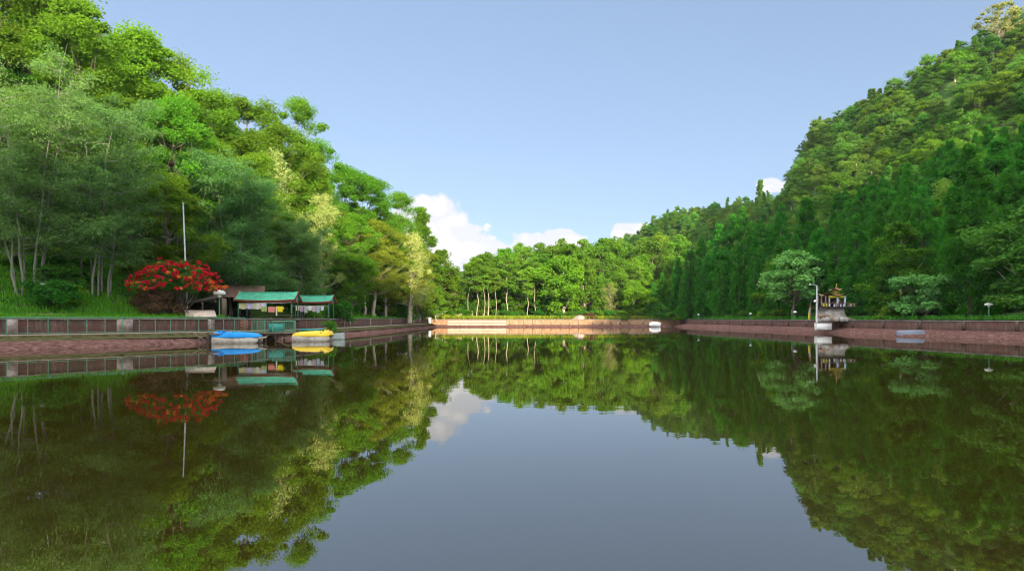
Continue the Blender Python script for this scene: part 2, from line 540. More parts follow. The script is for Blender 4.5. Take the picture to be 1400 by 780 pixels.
M['yellow'] = plain('yellow_shell', (0.72, 0.48, 0.01), 0.35, 0.12, 1.5, spec=0.5)
M['hull'] = plain('hull', (0.42, 0.38, 0.33), 0.6, 0.3, 2.0, dirt=(0.2, 0.16, 0.12))
M['grey_hull'] = plain('grey_hull', (0.36, 0.42, 0.40), 0.6, 0.3, 2.0)
M['black'] = plain('black_part', (0.02, 0.02, 0.02), 0.6, 0.3, 3.0)
M['stone'] = plain('stone', (0.34, 0.31, 0.28), 0.9, 0.5, 1.6, bump=0.8)
M['brown_stone'] = plain('brown_stone', (0.24, 0.15, 0.09), 0.9, 0.5, 2.0, bump=0.8)
M['yellow_trim'] = plain('yellow_trim', (0.42, 0.36, 0.03), 0.6, 0.2, 3.0)
M['shrine_roof'] = plain('shrine_roof', (0.16, 0.09, 0.035), 0.7, 0.35, 2.5)
M['pale_blue'] = plain('pale_blue', (0.42, 0.52, 0.68), 0.7, 0.15, 3.0)
M['teal'] = plain('teal', (0.04, 0.30, 0.26), 0.6, 0.25, 3.0)
M['blue_grey'] = plain('blue_grey_sheet', (0.13, 0.145, 0.19), 0.6, 0.25, 1.5)
M['lamp'] = plain('lamp_white', (0.75, 0.76, 0.68), 0.5, 0.1, 3.0)
M['water'] = water_mat()

# ------------------------------------------------------------------ terrain


def resample(pts, step):
    P = np.asarray(pts, float)
    seg = np.linalg.norm(np.diff(P, axis=0), axis=1)
    s = np.concatenate([[0], np.cumsum(seg)])
    n = max(2, int(round(s[-1] / step)) + 1)
    t = np.linspace(0, s[-1], n)
    return np.stack([np.interp(t, s, P[:, k]) for k in range(P.shape[1])], -1)


def soften(pts, it=2):
    P = np.asarray(pts, float)
    for _ in range(it):
        Q = np.empty((2 * len(P) - 2, P.shape[1]))
        Q[0::2] = 0.75 * P[:-1] + 0.25 * P[1:]
        Q[1::2] = 0.25 * P[:-1] + 0.75 * P[1:]
        P = np.vstack([P[:1], Q, P[-1:]])
    return P


WALL_LEFT = soften([(-62.6, 1.5), (-31, 36), (-24.6, 43.2), (-22.2, 48), (-20.5, 54), (-19.6, 62), (-19, 70), (-18.2, 125.4)], 2)
WALL_FAR = np.array([(-18.2, 125.4), (0, 126.0), (28, 127.0), (37.5, 131.0)])
WALL_RIGHT = soften([(37.5, 131), (40.5, 100), (41.7, 72), (44.2, 56), (47.5, 40), (57.6, 1.5)], 2)
POLY = np.vstack([WALL_LEFT, WALL_FAR[1:], WALL_RIGHT[1:]])


def seg_dist(x, y, P, closed=False):
    x = np.asarray(x, float); y = np.asarray(y, float)
    best = np.full(x.shape, 1e9)
    n = len(P)
    for i in range(n if closed else n - 1):
        a, b = P[i], P[(i + 1) % n]
        dx, dy = b - a
        t = np.clip(((x - a[0]) * dx + (y - a[1]) * dy) / (dx * dx + dy * dy + 1e-9), 0, 1)
        d = np.hypot(x - a[0] - t * dx, y - a[1] - t * dy)
        best = np.minimum(best, d)
    return best


def inside(x, y, P):
    x = np.asarray(x, float); y = np.asarray(y, float)
    c = np.zeros(x.shape, bool)
    n = len(P)
    for i in range(n):
        x1, y1 = P[i]; x2, y2 = P[(i + 1) % n]
        cond = ((y1 > y) != (y2 > y)) & (x < (x2 - x1) * (y - y1) / (y2 - y1 + 1e-12) + x1)
        c ^= cond
    return c


def smooth(a, b, x):
    t = np.clip((x - a) / (b - a), 0, 1)
    return t * t * (3 - 2 * t)


_rg = np.random.RandomState(5)
_waves = [(_rg.uniform(0, 6.28), _rg.uniform(0, 6.28), w, a) for w, a in ((40, 1.0), (27, 0.7), (18, 0.5), (11, 0.3)) for _ in range(3)]


def bumps(x, y):
    z = 0
    for th, ph, w, a in _waves:
        z = z + a * np.sin((x * math.cos(th) + y * math.sin(th)) * 6.283 / w + ph)
    return z


RIDGE_BIG = [(230, 20, 94), (185, 85, 86), (150, 132, 79), (132, 158, 73), (118, 178, 67), (108, 194, 63), (103, 200, 58)]
RIDGE_MID = [(190, 262, 44), (128, 262, 47), (107, 262, 51), (92, 262, 48), (78, 262, 44), (62, 252, 35), (46, 238, 26), (36, 225, 18)]


def ridge(x, y, P, slope, round_=6.0):
    z = np.full(np.shape(x), -1e3)
    for i in range(len(P) - 1):
        a, b = np.array(P[i], float), np.array(P[i + 1], float)
        d = b[:2] - a[:2]
        t = np.clip(((x - a[0]) * d[0] + (y - a[1]) * d[1]) / (d @ d), 0, 1)
        dist = np.hypot(x - a[0] - t * d[0], y - a[1] - t * d[1])
        z = np.maximum(z, a[2] + t * (b[2] - a[2]) - slope * (np.sqrt(dist * dist + round_ ** 2) - round_))
    return z


# the hill that closes the valley behind the camera's right shoulder (its shadow lies on the pond)
SB_V = [-200, -80, -20, -7, 3, 12, 19, 24, 29, 40, 60, 67, 83, 100, 116, 130, 150, 200, 300]
SB_H = [40, 52, 57, 58.5, 62, 59, 60, 61.5, 56, 55, 57, 60, 74, 82, 80, 68, 58, 50, 45]


def ground_z(x, y):
    x = np.asarray(x, float); y = np.asarray(y, float)
    d = seg_dist(x, y, POLY, closed=False)
    e = np.maximum(0, d - 2.2)
    base = 1.62 + 0.03 * np.minimum(e, 30)
    # left bank
    wl_ = smooth(-8, -16, x) * (1 - 0.85 * smooth(112, 138, y))
    dl = np.maximum(0, seg_dist(x, y, WALL_LEFT) - 2.4)
    pad = smooth(1.5, 0.0, np.maximum(np.abs(x + 25.0) - 5.4, 0)) * smooth(1.5, 0, np.maximum(np.abs(y - 56.5) - 9.0, 0))
    left = np.minimum(0.40 * dl, 13 + 0.14 * dl) * (1 - pad)
    z = base + wl_ * left
    # right bank
    wr_ = smooth(25, 38, x)
    dr = np.maximum(0, seg_dist(x, y, WALL_RIGHT) - 5)
    z = z + wr_ * np.minimum(0.16 * dr, 6)
    rb = ridge(x, y, RIDGE_BIG, 0.80)
    rb = rb - 1.7 * np.maximum(0, -(x - 103) * 0.885 + (y - 200) * 0.465)
    rm = ridge(x, y, RIDGE_MID, 0.52, 8)
    z = np.maximum(z, np.maximum(rb, rm))
    # behind
    sa, ca = math.sin(R(SUN_AZ)), math.cos(R(SUN_AZ))
    u = x * sa - y * ca
    v = x * ca + y * sa
    hs = np.interp(v, SB_V, SB_H)
    z = np.maximum(z, hs * np.exp(-((u - 95) / 30.0) ** 2 / 2) + np.where(u > 95, 0, 0))
    far = smooth(2.2, 25, d)
    z = z + bumps(x, y) * (0.35 + 1.2 * smooth(15, 60, d)) * far * 0.8
    # the low spit the camera stands on
    near = smooth(3.0, 0.5, y) * smooth(60, 45, np.abs(x)) * smooth(-32, -10, y)
    z = z * (1 - near) + near * (0.25 + np.maximum(0, -y - 2) * 0.12)
    return z


xs = np.concatenate([[-6000, -3000, -1500, -800, -500, -350], np.arange(-260, -80, 10), np.arange(-80, 150, 2.0), np.arange(150, 320, 5), [340, 400, 500, 800, 1500, 3000, 6000]])
ys = np.concatenate([[-6000, -3000, -1500, -800, -500, -350, -260], np.arange(-220, -20, 6), np.arange(-20, 160, 2.0), np.arange(160, 330, 4), [350, 400, 500, 800, 1500, 3000, 6000]])
GX, GY = np.meshgrid(xs, ys, indexing='ij')
GZ = ground_z(GX, GY)
INS = inside(GX, GY, POLY)
nx, ny = GX.shape
i, j = np.meshgrid(np.arange(nx - 1), np.arange(ny - 1), indexing='ij')
quads = np.stack([i * ny + j, (i + 1) * ny + j, (i + 1) * ny + j + 1, i * ny + j + 1], -1).reshape(-1, 4)
keep = ~INS.reshape(-1)[quads].any(1)
terr = MB().add(np.stack([GX, GY, GZ], -1).reshape(-1, 3), quads[keep]).build('terrain', M['ground'], smooth=True)
tag(terr, 'wooded green ground rising into hills round the pond', kind='structure')


def normals2d(P):
    T = np.gradient(P, axis=0)
    T /= np.linalg.norm(T, axis=1)[:, None] + 1e-9
    return np.stack([T[:, 1], -T[:, 0]], -1)     # to the right of the direction of travel = into the pond


def arc(P):
    return np.concatenate([[0], np.cumsum(np.linalg.norm(np.diff(P, axis=0), axis=1))])


def strip(P, offs, wob=0.0, seed=1):
    """rows of points: offs = list of (offset into the pond (number or array), z)"""
    Nn = normals2d(P)
    rg = np.random.RandomState(seed)
    s = arc(P)
    w = sum(a * np.sin(s / L * 6.28 + rg.uniform(0, 6)) for a, L in ((0.5, 11), (0.35, 5.3), (0.25, 2.7), (0.15, 1.3))) * wob
    rows = []
    for k, (o, z) in enumerate(offs):
        oo = (np.asarray(o) + np.zeros(len(P))) + (w if (wob and k >= len(offs) - 3 and k > 0) else 0) * (k / max(1, len(offs) - 1))
        XY = P + Nn * oo[:, None]
        rows.append(np.column_stack([XY, np.zeros(len(P)) + z]))
    return rows


PL = resample(WALL_LEFT, 0.9)
PF = resample(WALL_FAR, 1.0)
PR = resample(WALL_RIGHT, 0.9)
sL = arc(PL)
# land behind the walls
for nm, P in (('bank_ground', PL), ('bank_ground', PF), ('bank_ground', PR)):
    b = MB().loft(strip(P, [(-3.6, 1.50), (-2.8, 1.60), (-1.5, 1.70), (-0.28, 1.70)]))
    tag(b.build(nm, M['ground'], smooth=True), 'strip of grassy ground along the top of the pond wall', kind='structure')
# left: walkway, mossy edge, mud
tag(MB().loft(strip(PL, [(0.0, 0.80), (1.2, 0.80), (1.22, 0.72)])).build('path', M['path']), 'narrow walkway below the brick wall', kind='structure')
tag(MB().loft(strip(PL, [(1.215, 0.76), (1.3, 0.62), (1.7, 0.53), (2.0, 0.44)])).build('mossy_edge', M['moss']), 'mossy edge below the walkway', kind='structure')
mw = np.interp(PL[:, 1], [1.5, 30, 36, 42, 46, 56, 66, 124], [5.5, 5.0, 4.4, 2.6, 1.9, 2.2, 2.6, 2.2])
tag(MB().loft(strip(PL, [(1.3, 0.54), (1.6, 0.50), (mw * 0.45 + 0.9, 0.33), (mw * 0.8 + 0.4, 0.12), (mw + 0.8, -0.35)], 0.35, 3)).build('mud_bank', M['mud'], smooth=True), 'pinkish mud bank at the waterline', kind='structure')
tag(MB().loft(strip(PF, [(-0.05, 0.42), (0.5, 0.36), (1.1, 0.12), (2.2, -0.3)], 0.25, 4)).build('mud_bank', M['mud'], smooth=True), 'narrow mud strip below the far wall', kind='structure')
tag(MB().loft(strip(PR, [(-0.05, 0.62), (0.6, 0.60), (1.2, 0.42), (2.0, 0.12), (3.2, -0.3)], 0.35, 5)).build('mud_bank', M['mud'], smooth=True), 'dark mud bank below the right wall', kind='structure')
# near edge
PN = resample([(57.6, 1.5), (-62.6, 1.5)], 2.0)
tag(MB().loft(strip(PN, [(-4.0, 0.2), (-0.5, 0.22), (0.6, -0.35)])).build('near_bank', M['sand'], smooth=True), 'low near bank', kind='structure')
WX = [(-70, -2), (66, -2), (66, 136), (-26, 136)]
wat = MB().add([(x, y, 0) for x, y in WX], [(0, 1, 2, 3)]).build('water', M['water'])
tag(wat, 'still olive brown pond mirroring the trees and sky', kind='structure')


# ------------------------------------------------------------------ retaining walls
def wall_thing(name, label, P, z0, z1, mat, cat='wall', thick=0.28, step=1.0):
    P = resample(P, step)
    s = arc(P)
    Nn = normals2d(P)
    c = P[len(P) // 2]
    root = empty(name, (c[0], c[1], z0), label, cat)
    off = np.array([c[0], c[1], z0])
    fr = np.column_stack([P, np.zeros(len(P))]); bk = np.column_stack([P - Nn * thick, np.zeros(len(P))])
    rows, uv = [], []
    for base, z, v in ((fr, z0, z0), (fr, z1, z1), (bk, z1, z1 + thick), (bk, z0, z1 + thick + z1)):
        r = base.copy(); r[:, 2] = z
        rows.append(r - off); uv.append(np.column_stack([s, np.full(len(s), v)]))
    MB().loft(rows, uv=uv).build('brick_face', mat, root)
    rows = []
    for base, o, z in ((P, 0.05, z1), (P, 0.05, z1 + 0.09), (P, -thick - 0.05, z1 + 0.09), (P, -thick - 0.05, z1), (P, 0.05, z1)):
        XY = base + Nn * o
        rows.append(np.column_stack([XY, np.full(len(P), z)]) - off)
    MB().loft(rows).build('coping', M['coping'], root)
    return root, P, Nn, s, off


def pier(root, off, p, n, z0, z1, w=0.5, d=0.12, mat=None, label=None):
    a = math.atan2(n[1], n[0])
    b = MB().box((p[0] + n[0] * d / 2 - off[0], p[1] + n[1] * d / 2 - off[1], (z0 + z1) / 2 - off[2]), (d + 0.02, w, z1 - z0), rz=a)
    o = b.build('pier', mat or M['whitewash'], root)
    if label:
        o['label'] = label
    return o


def cut(P, y0, y1):
    return P[(P[:, 1] >= y0) & (P[:, 1] <= y1)]


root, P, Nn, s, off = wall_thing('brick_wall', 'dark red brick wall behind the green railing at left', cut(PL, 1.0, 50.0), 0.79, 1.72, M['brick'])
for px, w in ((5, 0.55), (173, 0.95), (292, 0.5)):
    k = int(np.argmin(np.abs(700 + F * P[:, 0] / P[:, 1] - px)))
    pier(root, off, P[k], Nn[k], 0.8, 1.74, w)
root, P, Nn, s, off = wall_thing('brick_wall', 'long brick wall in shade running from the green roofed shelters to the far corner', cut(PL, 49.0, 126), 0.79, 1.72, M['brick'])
for px in (470, 477.5, 505, 534, 556, 566, 573):
    k = int(np.argmin(np.abs(700 + F * P[:, 0] / P[:, 1] - px)))
    pier(root, off, P[k], Nn[k], 0.8, 1.735, 0.3, 0.08)
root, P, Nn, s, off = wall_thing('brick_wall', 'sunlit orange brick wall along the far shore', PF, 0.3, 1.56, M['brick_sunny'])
for px in np.arange(700, 880, 13.5):
    k = int(np.argmin(np.abs(700 + F * P[:, 0] / P[:, 1] - px)))
    pier(root, off, P[k], Nn[k], 0.3, 1.58, 0.32, 0.1, M['brick_sunny'])
# the cream rendered stretch
P2 = resample(np.array([(at(612, 125.6), 125.62), (at(692, 125.7), 125.86)]), 1.0)
N2 = normals2d(P2)
pr = MB()
for z0, z1, d in ((0.36, 0.78, 0.42), (0.86, 1.34, 0.22)):
    rows = [np.column_stack([P2 + N2 * d, np.full(len(P2), z0)]), np.column_stack([P2 + N2 * d, np.full(len(P2), z1)]), np.column_stack([P2 + N2 * 0.01, np.full(len(P2), z1)])]
    pr.loft([r - off for r in rows])
    for e in (0, -1):
        q = P2[e]; n_ = N2[e]
        pr.add([np.array([*(q + n_ * a), z]) - off for a, z in ((0.01, z0), (d, z0), (d, z1), (0.01, z1))], [(0, 1, 2, 3)])
o = pr.build('rendered_panel', M['cream'], root)
o['label'] = 'pale cream rendered lower stretch of the wall'
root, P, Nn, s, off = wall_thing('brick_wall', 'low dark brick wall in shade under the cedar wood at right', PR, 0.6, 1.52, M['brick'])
for k in range(4, len(P) - 40, 5):
    pier(root, off, P[k], Nn[k], 0.6, 1.53, 0.3, 0.08, M['brick'])

# ------------------------------------------------------------------ foliage and trees


def unit(v):
    return v / (np.linalg.norm(v, axis=-1, keepdims=True) + 1e-9)


def leaf_quads(mb, rg, C, Nrm, length, width, mat=0, tint=None, along=None, k=0.0):
    n = len(C)
    r = rg.normal(size=(n, 3)) if along is None else along + rg.normal(size=(n, 3)) * 0.35
    T = unit(r - (r * Nrm).sum(1, keepdims=True) * Nrm)
    B = np.cross(Nrm, T)
    sz = rg.uniform(0.65, 1.25, (n, 1))
    l = length * sz / 2; w = width * sz / 2
    V = np.stack([C - T * l, C + B * w + T * l * 0.1, C + T * l, C - B * w + T * l * 0.1], 1)
    if k:
        V[:, 0] -= Nrm * l * k; V[:, 2] -= Nrm * l * k
    Fc = np.arange(4 * n).reshape(n, 4)
    mb.add(V.reshape(-1, 3), Fc, mat, tint=tint)


def clumps_to_leaves(mb, rg, centers, sizes, per, length, width, flat=0.6, up=0.5, mat=0, hang=0.0, shell=0.45, k=0.15):
    n = len(centers) * per
    C = np.repeat(centers, per, 0); S = np.repeat(sizes, per)
    D = unit(rg.normal(size=(n, 3)))
    rad = rg.uniform(0, 1, n) ** (shell + 0.12) * (1 + 0.45 * rg.uniform(0, 1, n) ** 5)
    P = C + D * (S * rad)[:, None] * np.array([1, 1, flat])
    P[:, 2] -= hang * S * rad ** 2 * np.hypot(D[:, 0], D[:, 1])
    Nn_ = unit(D * 0.5 + np.array([0, 0, up]) + rg.normal(size=(n, 3)) * 0.55)
    tint = np.clip(np.repeat(rg.uniform(0.1, 0.9, len(centers)), per) * 0.6 + rg.uniform(0, 0.4, n), 0, 1)
    along = None
    if hang:
        along = unit(D * np.array([1, 1, 0.2]) + np.array([0, 0, -0.9]))
    leaf_quads(mb, rg, P, Nn_, length, width, mat, tint, along, k)


def curve(a, b, sag, n, rg, wig=0.0):
    a, b = np.asarray(a, float), np.asarray(b, float)
    t = np.linspace(0, 1, n)[:, None]
    p = a * (1 - t) + b * t
    p[:, 2] += sag * 4 * (t * (1 - t))[:, 0]
    if wig:
        w = rg.normal(size=(n, 3)) * wig
        w[0] = 0; w[-1] = 0
        p += w
    return p


KIND = {}


def reg(key, trunk_mb, crown_mb, tmat, cmat, H, Rr):
    KIND[key] = (trunk_mb.mesh('trunk', tmat, smooth=True), crown_mb.mesh('crown', cmat), H, Rr)


def broadleaf(key, seed, H, Rr, cb, n, per, ll, lw, csz, cmat, tmat, prof='round', lobes=0.3, limbs=0.5, trunk_r=0.28, flat=0.6, up=0.55, multi=1, lean=0.3, shell=0.45, extra=None):
    rg = np.random.RandomState(seed)
    tb, cb_ = MB(), MB()
    top = np.array([rg.uniform(-lean, lean) * 2, rg.uniform(-lean, lean) * 2, H * (0.86 if prof != 'spire' else 0.97)])
    tr = curve((0, 0, -0.6), top, 0, 9, rg, 0.16 * (H / 20))
    tb.tube(tr, np.linspace(trunk_r * 1.25, 0.05, 9) * np.array([1.25] + [1] * 8), 7)
    # clump centres
    h = rg.uniform(0, 1, n)
    if prof == 'spire':
        h = np.linspace(0.02, 1.0, n)
        env = (1 - h) ** 0.8 * (0.7 + 0.3 * np.minimum(1, h * 6)) + 0.05
    elif prof == 'wide':
        env = np.sqrt(np.clip(1 - (2 * h - 0.75) ** 2 / 1.6, 0.03, 1))
    else:
        env = np.sqrt(np.clip(1 - (2 * h - 0.9) ** 2 / 1.25, 0.02, 1))
    a = rg.uniform(0, 2 * math.pi, n)
    ph = rg.uniform(0, 6.28, 4)
    lob = 1 + lobes * (np.sin(2 * a + ph[0] + h * 5) + 0.7 * np.sin(3 * a + ph[1] - h * 7) + 0.6 * np.sin(h * 17 + ph[2]))
    rad = Rr * env * np.clip(lob, 0.35, 1.6) * np.sqrt(rg.uniform(0.2, 1, n))
    hz = H * (cb + (0.97 - cb) * h)
    axis = np.stack([np.interp(hz, tr[:, 2], tr[:, q]) for q in (0, 1)], -1)
    C = np.stack([axis[:, 0] + rad * np.cos(a), axis[:, 1] + rad * np.sin(a), hz], -1)
    S = csz * rg.uniform(0.45, 1.45, n)
    if prof == 'spire':
        S *= 0.72 + 0.38 * (1 - h)
    clumps_to_leaves(cb_, rg, C, S, per, ll, lw, flat, up, shell=shell)
    for q in np.argsort(rg.uniform(size=n))[:int(n * limbs)]:
        r_ = math.hypot(C[q, 0] - axis[q, 0], C[q, 1] - axis[q, 1])
        z0 = max(H * cb * 0.75, C[q, 2] - r_ * rg.uniform(0.5, 1.1))
        st = (np.interp(z0, tr[:, 2], tr[:, 0]), np.interp(z0, tr[:, 2], tr[:, 1]), z0)
        rr = trunk_r * 0.34 * (1 - 0.6 * z0 / H)
        tb.tube(curve(st, C[q], -0.06 * r_, 5, rg, 0.05 * r_), np.linspace(rr, 0.02, 5), 5, cap=False)
    if extra:
        extra(rg, tb, cb_, C, S)
    reg(key, tb, cb_, tmat, cmat, H, Rr)


# bright broadleaf trees of the left bank
broadleaf('broad_a', 11, 20, 4.6, 0.28, 120, 400, 0.28, 0.16, 1.15, M['leaf_bright'], M['bark'])
broadleaf('broad_b', 12, 21, 4.2, 0.30, 110, 420, 0.28, 0.16, 1.15, M['leaf_bright'], M['bark'], lobes=0.42)
broadleaf('broad_c', 13, 20, 5.0, 0.25, 130, 400, 0.26, 0.15, 1.2, M['leaf_mid'], M['bark'], lobes=0.35)
broadleaf('broad_d', 14, 22, 3.5, 0.25, 95, 430, 0.26, 0.15, 1.1, M['leaf_mid'], M['pale_bark'], lobes=0.5)
broadleaf('broad_e', 15, 20, 4.6, 0.30, 115, 380, 0.26, 0.16, 1.1, M['leaf_yellow'], M['pale_bark'], lobes=0.45)
broadleaf('spire_a', 16, 23, 3.4, 0.10, 190, 170, 0.32, 0.15, 0.95, M['leaf_mid'], M['bark'], prof='spire', lobes=0.3, lean=0.1)
broadleaf('blossom_a', 17, 14, 2.6, 0.2, 90, 170, 0.22, 0.14, 0.9, [M['blossom']], M['pale_bark'], lobes=0.4, flat=0.9)
broadleaf('blossom_b', 18, 13, 2.3, 0.22, 80, 170, 0.22, 0.14, 0.85, [M['blossom']], M['pale_bark'], lobes=0.5, flat=0.9)
# far shore
broadleaf('far_a', 21, 17, 4.0, 0.12, 90, 170, 0.46, 0.28, 1.2, M['leaf_far'], M['pale_bark'], lobes=0.35, trunk_r=0.17)
broadleaf('far_b', 22, 17, 3.3, 0.12, 80, 180, 0.46, 0.28, 1.15, M['leaf_far'], M['pale_bark'], lobes=0.45, trunk_r=0.17)
broadleaf('far_c', 23, 16, 4.4, 0.12, 95, 170, 0.46, 0.28, 1.2, M['leaf_mid'], M['pale_bark'], lobes=0.4, trunk_r=0.17)
broadleaf('far_d', 24, 12, 4.4, 0.12, 110, 180, 0.5, 0.3, 1.2, M['leaf_bright'], M['pale_bark'], lobes=0.4)
broadleaf('slender_a', 25, 17, 2.6, 0.45, 55, 150, 0.44, 0.24, 1.05, M['leaf_far'], M['pale_bark'], lobes=0.5, trunk_r=0.10, flat=0.45)
broadleaf('slender_b', 26, 18, 2.3, 0.55, 42, 150, 0.44, 0.24, 1.0, M['leaf_far'], M['pale_bark'], lobes=0.5, trunk_r=0.09, flat=0.45)
# hill
broadleaf('hill_a', 31, 12, 4.0, 0.12, 70, 170, 0.44, 0.27, 1.35, M['leaf_hill'], M['pale_bark'], lobes=0.3, limbs=0.15)
broadleaf('hill_b', 32, 13, 3.4, 0.15, 65, 170, 0.44, 0.27, 1.3, M['leaf_hill'], M['pale_bark'], lobes=0.4, limbs=0.15)
broadleaf('hill_c', 33, 11, 4.4, 0.10, 75, 170, 0.44, 0.27, 1.35, M['leaf_far'], M['pale_bark'], lobes=0.4, limbs=0.15)
broadleaf('hill_d', 34, 14, 2.6, 0.08, 60, 170, 0.44, 0.27, 1.1, M['leaf_hill'], M['bark'], prof='spire', lobes=0.3, limbs=0.1)
broadleaf('hill_pale', 35, 16, 5.0, 0.38, 60, 110, 0.5, 0.26, 1.2, [M['blossom']], M['pale_bark'], lobes=0.45, limbs=0.8, trunk_r=0.4, flat=0.5)


def feathery(key, seed, H, Rr, stems, n, per, base_spread=1.2):
    rg = np.random.RandomState(seed)
    tb, cb_ = MB(), MB()
    C, S = [], []
    for q in range(stems):
        a = q / stems * 6.283 + rg.uniform(-0.4, 0.4)
        b0 = np.array([base_spread * rg.uniform(0.3, 1) * math.cos(a), base_spread * rg.uniform(0.3, 1) * math.sin(a), -0.5])
        hh = H * rg.uniform(0.72, 1.0)
        sp = Rr * rg.uniform(0.25, 0.75)
        b1 = np.array([sp * math.cos(a), sp * math.sin(a), hh])
        tr = curve(b0, b1, 0, 9, rg, 0.14)
        t = np.linspace(0, 1, 9)
        tr[:, 0] = b0[0] + (b1[0] - b0[0]) * t ** 1.5 + rg.normal(size=9) * 0.08
        tr[:, 1] = b0[1] + (b1[1] - b0[1]) * t ** 1.5 + rg.normal(size=9) * 0.08
        tb.tube(tr, np.linspace(0.085, 0.006, 9), 6)
        for _ in range(n // stems):
            tt = rg.uniform(0.22, 1.0)
            i0 = np.array([np.interp(tt, t, tr[:, c]) for c in range(3)])
            aa = rg.uniform(0, 6.283)
            L_ = Rr * rg.uniform(0.25, 0.75) * (1.15 - 0.55 * tt)
            e = i0 + np.array([L_ * math.cos(aa), L_ * math.sin(aa), L_ * rg.uniform(0.0, 0.75)])
            tb.tube(curve(i0, e, -0.06 * L_, 5, rg, 0.05 * L_), np.linspace(0.028, 0.007, 5), 4, cap=False)
            for w in (0.45, 0.75, 1.0):
                c = i0 + (e - i0) * w
                C.append(c + rg.normal(size=3) * 0.15); S.append(rg.uniform(0.55, 1.05) * Rr / 5)
    C, S = np.array(C), np.array(S)
    clumps_to_leaves(cb_, rg, C, S, int(per * 0.8), 0.19, 0.075, 0.5, 0.5, hang=0.15, shell=0.6)
    reg(key, tb, cb_, M['grey_bark'], M['leaf_grey'], H, Rr)


feathery('feather_a', 41, 18, 6.2, 9, 230, 110)
feathery('feather_b', 42, 16, 5.4, 7, 210, 110, 0.8)
feathery('feather_c', 43, 14, 4.8, 4, 190, 115, 0.4)


def cedar(key, seed, H, Rr, n, per):
    rg = np.random.RandomState(seed)
    tb, cb_ = MB(), MB()
    tb.tube(curve((0, 0, -0.6), (0.2, 0.1, H * 0.97), 0, 7, rg, 0.05), np.linspace(0.34, 0.03, 7), 7)
    h = rg.uniform(0, 1, n) ** 1.15
    env = Rr * np.clip((1 - h) ** 0.5 * (0.62 + 0.38 * np.minimum(1, h * 4)), 0.03, 1)
    a = rg.uniform(0, 6.283, n)
    ph = rg.uniform(0, 6.28, 3)
    lob = 1 + 0.22 * np.sin(3 * a + ph[0] + h * 4) + 0.16 * np.sin(5 * a + ph[1] - h * 9)
    rad = env * lob * np.sqrt(rg.uniform(0.25, 1, n))
    hz = H * (0.07 + 0.92 * h) - rad * 0.25
    C = np.stack([rad * np.cos(a), rad * np.sin(a), hz], -1)
    S = (0.5 + 0.5 * (1 - h)) * rg.uniform(0.7, 1.25, n) * Rr * 0.25
    clumps_to_leaves(cb_, rg, C, S, per, 0.42, 0.15, 1.15, 0.3, hang=0.5, shell=0.5, k=0.25)
    reg(key, tb, cb_, M['dark_bark'], M['leaf_cedar'], H, Rr)


cedar('cedar_a', 51, 23, 3.7, 190, 190)
cedar('cedar_b', 52, 24, 3.3, 180, 190)
cedar('cedar_c', 53, 22, 4.1, 200, 190)


def umbrella(key, seed, H, Rr, layers, per):
    rg = np.random.RandomState(seed)
    tb, cb_ = MB(), MB()
    tr = curve((0, 0, -0.6), (0.3, 0.2, H * 0.9), 0, 7, rg, 0.2)
    tb.tube(tr, np.linspace(0.22, 0.05, 7), 7)
    C, S = [], []
    for (h, r, m) in layers:
        for q in range(m):
            a = q / m * 6.283 + rg.uniform(-0.5, 0.5)
            rr = Rr * r * math.sqrt(rg.uniform(0.15, 1))
            e = np.array([rr * math.cos(a), rr * math.sin(a), H * h + rg.uniform(-0.4, 0.4) - rr * 0.06])
            C.append(e); S.append(rg.uniform(0.7, 1.2))
            z0 = max(0.2 * H, e[2] - rr * 0.6)
            st = [np.interp(z0, tr[:, 2], tr[:, c]) for c in range(2)] + [z0]
            tb.tube(curve(st, e, -0.1 * rr, 5, rg, 0.08), np.linspace(0.08, 0.02, 5), 5, cap=False)
    clumps_to_leaves(cb_, rg, np.array(C), np.array(S) * 1.15, per, 0.42, 0.24, 0.55, 0.7)
    reg(key, tb, cb_, M['bark'], M['leaf_umbrella'], H, Rr)


umbrella('umbrella_a', 61, 8.0, 3.2, ((0.42, 0.8, 9), (0.58, 1.0, 14), (0.74, 0.95, 14), (0.9, 0.65, 10), (1.0, 0.3, 5)), 170)
umbrella('umbrella_b', 62, 5.0, 3.6, ((0.35, 0.9, 8), (0.6, 0.7, 7), (0.95, 1.0, 12)), 190)


def shrub(key, seed, H, Rr, n, per, cmat, ll=0.2, lw=0.11, extra=None):
    rg = np.random.RandomState(seed)
    tb, cb_ = MB(), MB()
    a = rg.uniform(0, 6.283, n); r = np.sqrt(rg.uniform(0, 1, n)); h = rg.uniform(0.0, 0.92, n)
    env = np.sqrt(np.clip(1 - (h - 0.15) ** 2 / 0.7, 0.05, 1))
    lob = 1 + 0.25 * np.sin(2 * a + seed) + 0.2 * np.sin(3 * a + 2 * seed)
    C = np.stack([Rr * env * lob * r * np.cos(a), Rr * env * lob * r * np.sin(a), H * h], -1)
    S = rg.uniform(0.7, 1.3, n) * 0.28 * min(H, Rr)
    clumps_to_leaves(cb_, rg, C, S, per, ll, lw, 0.7, 0.5)
    for q in range(0, n, 3):
        tb.tube(curve((C[q, 0] * 0.15, C[q, 1] * 0.15, -0.3), C[q], 0.05, 4, rg, 0.04), np.linspace(0.05, 0.01, 4), 4, cap=False)
    if extra:
        extra(rg, cb_, C, S)
    mats = cmat if isinstance(cmat, list) else [cmat]
    KIND[key] = (tb.mesh('stem', M['bark'], smooth=True), cb_.mesh('foliage', mats), H, Rr)


shrub('shrub_a', 71, 1.8, 1.6, 40, 110, M['leaf_shrub'])
shrub('shrub_b', 72, 1.5, 1.3, 34, 110, M['leaf_mid'])
shrub('shrub_dry', 73, 1.8, 2.0, 55, 130, M['leaf_dry'], 0.26, 0.05)


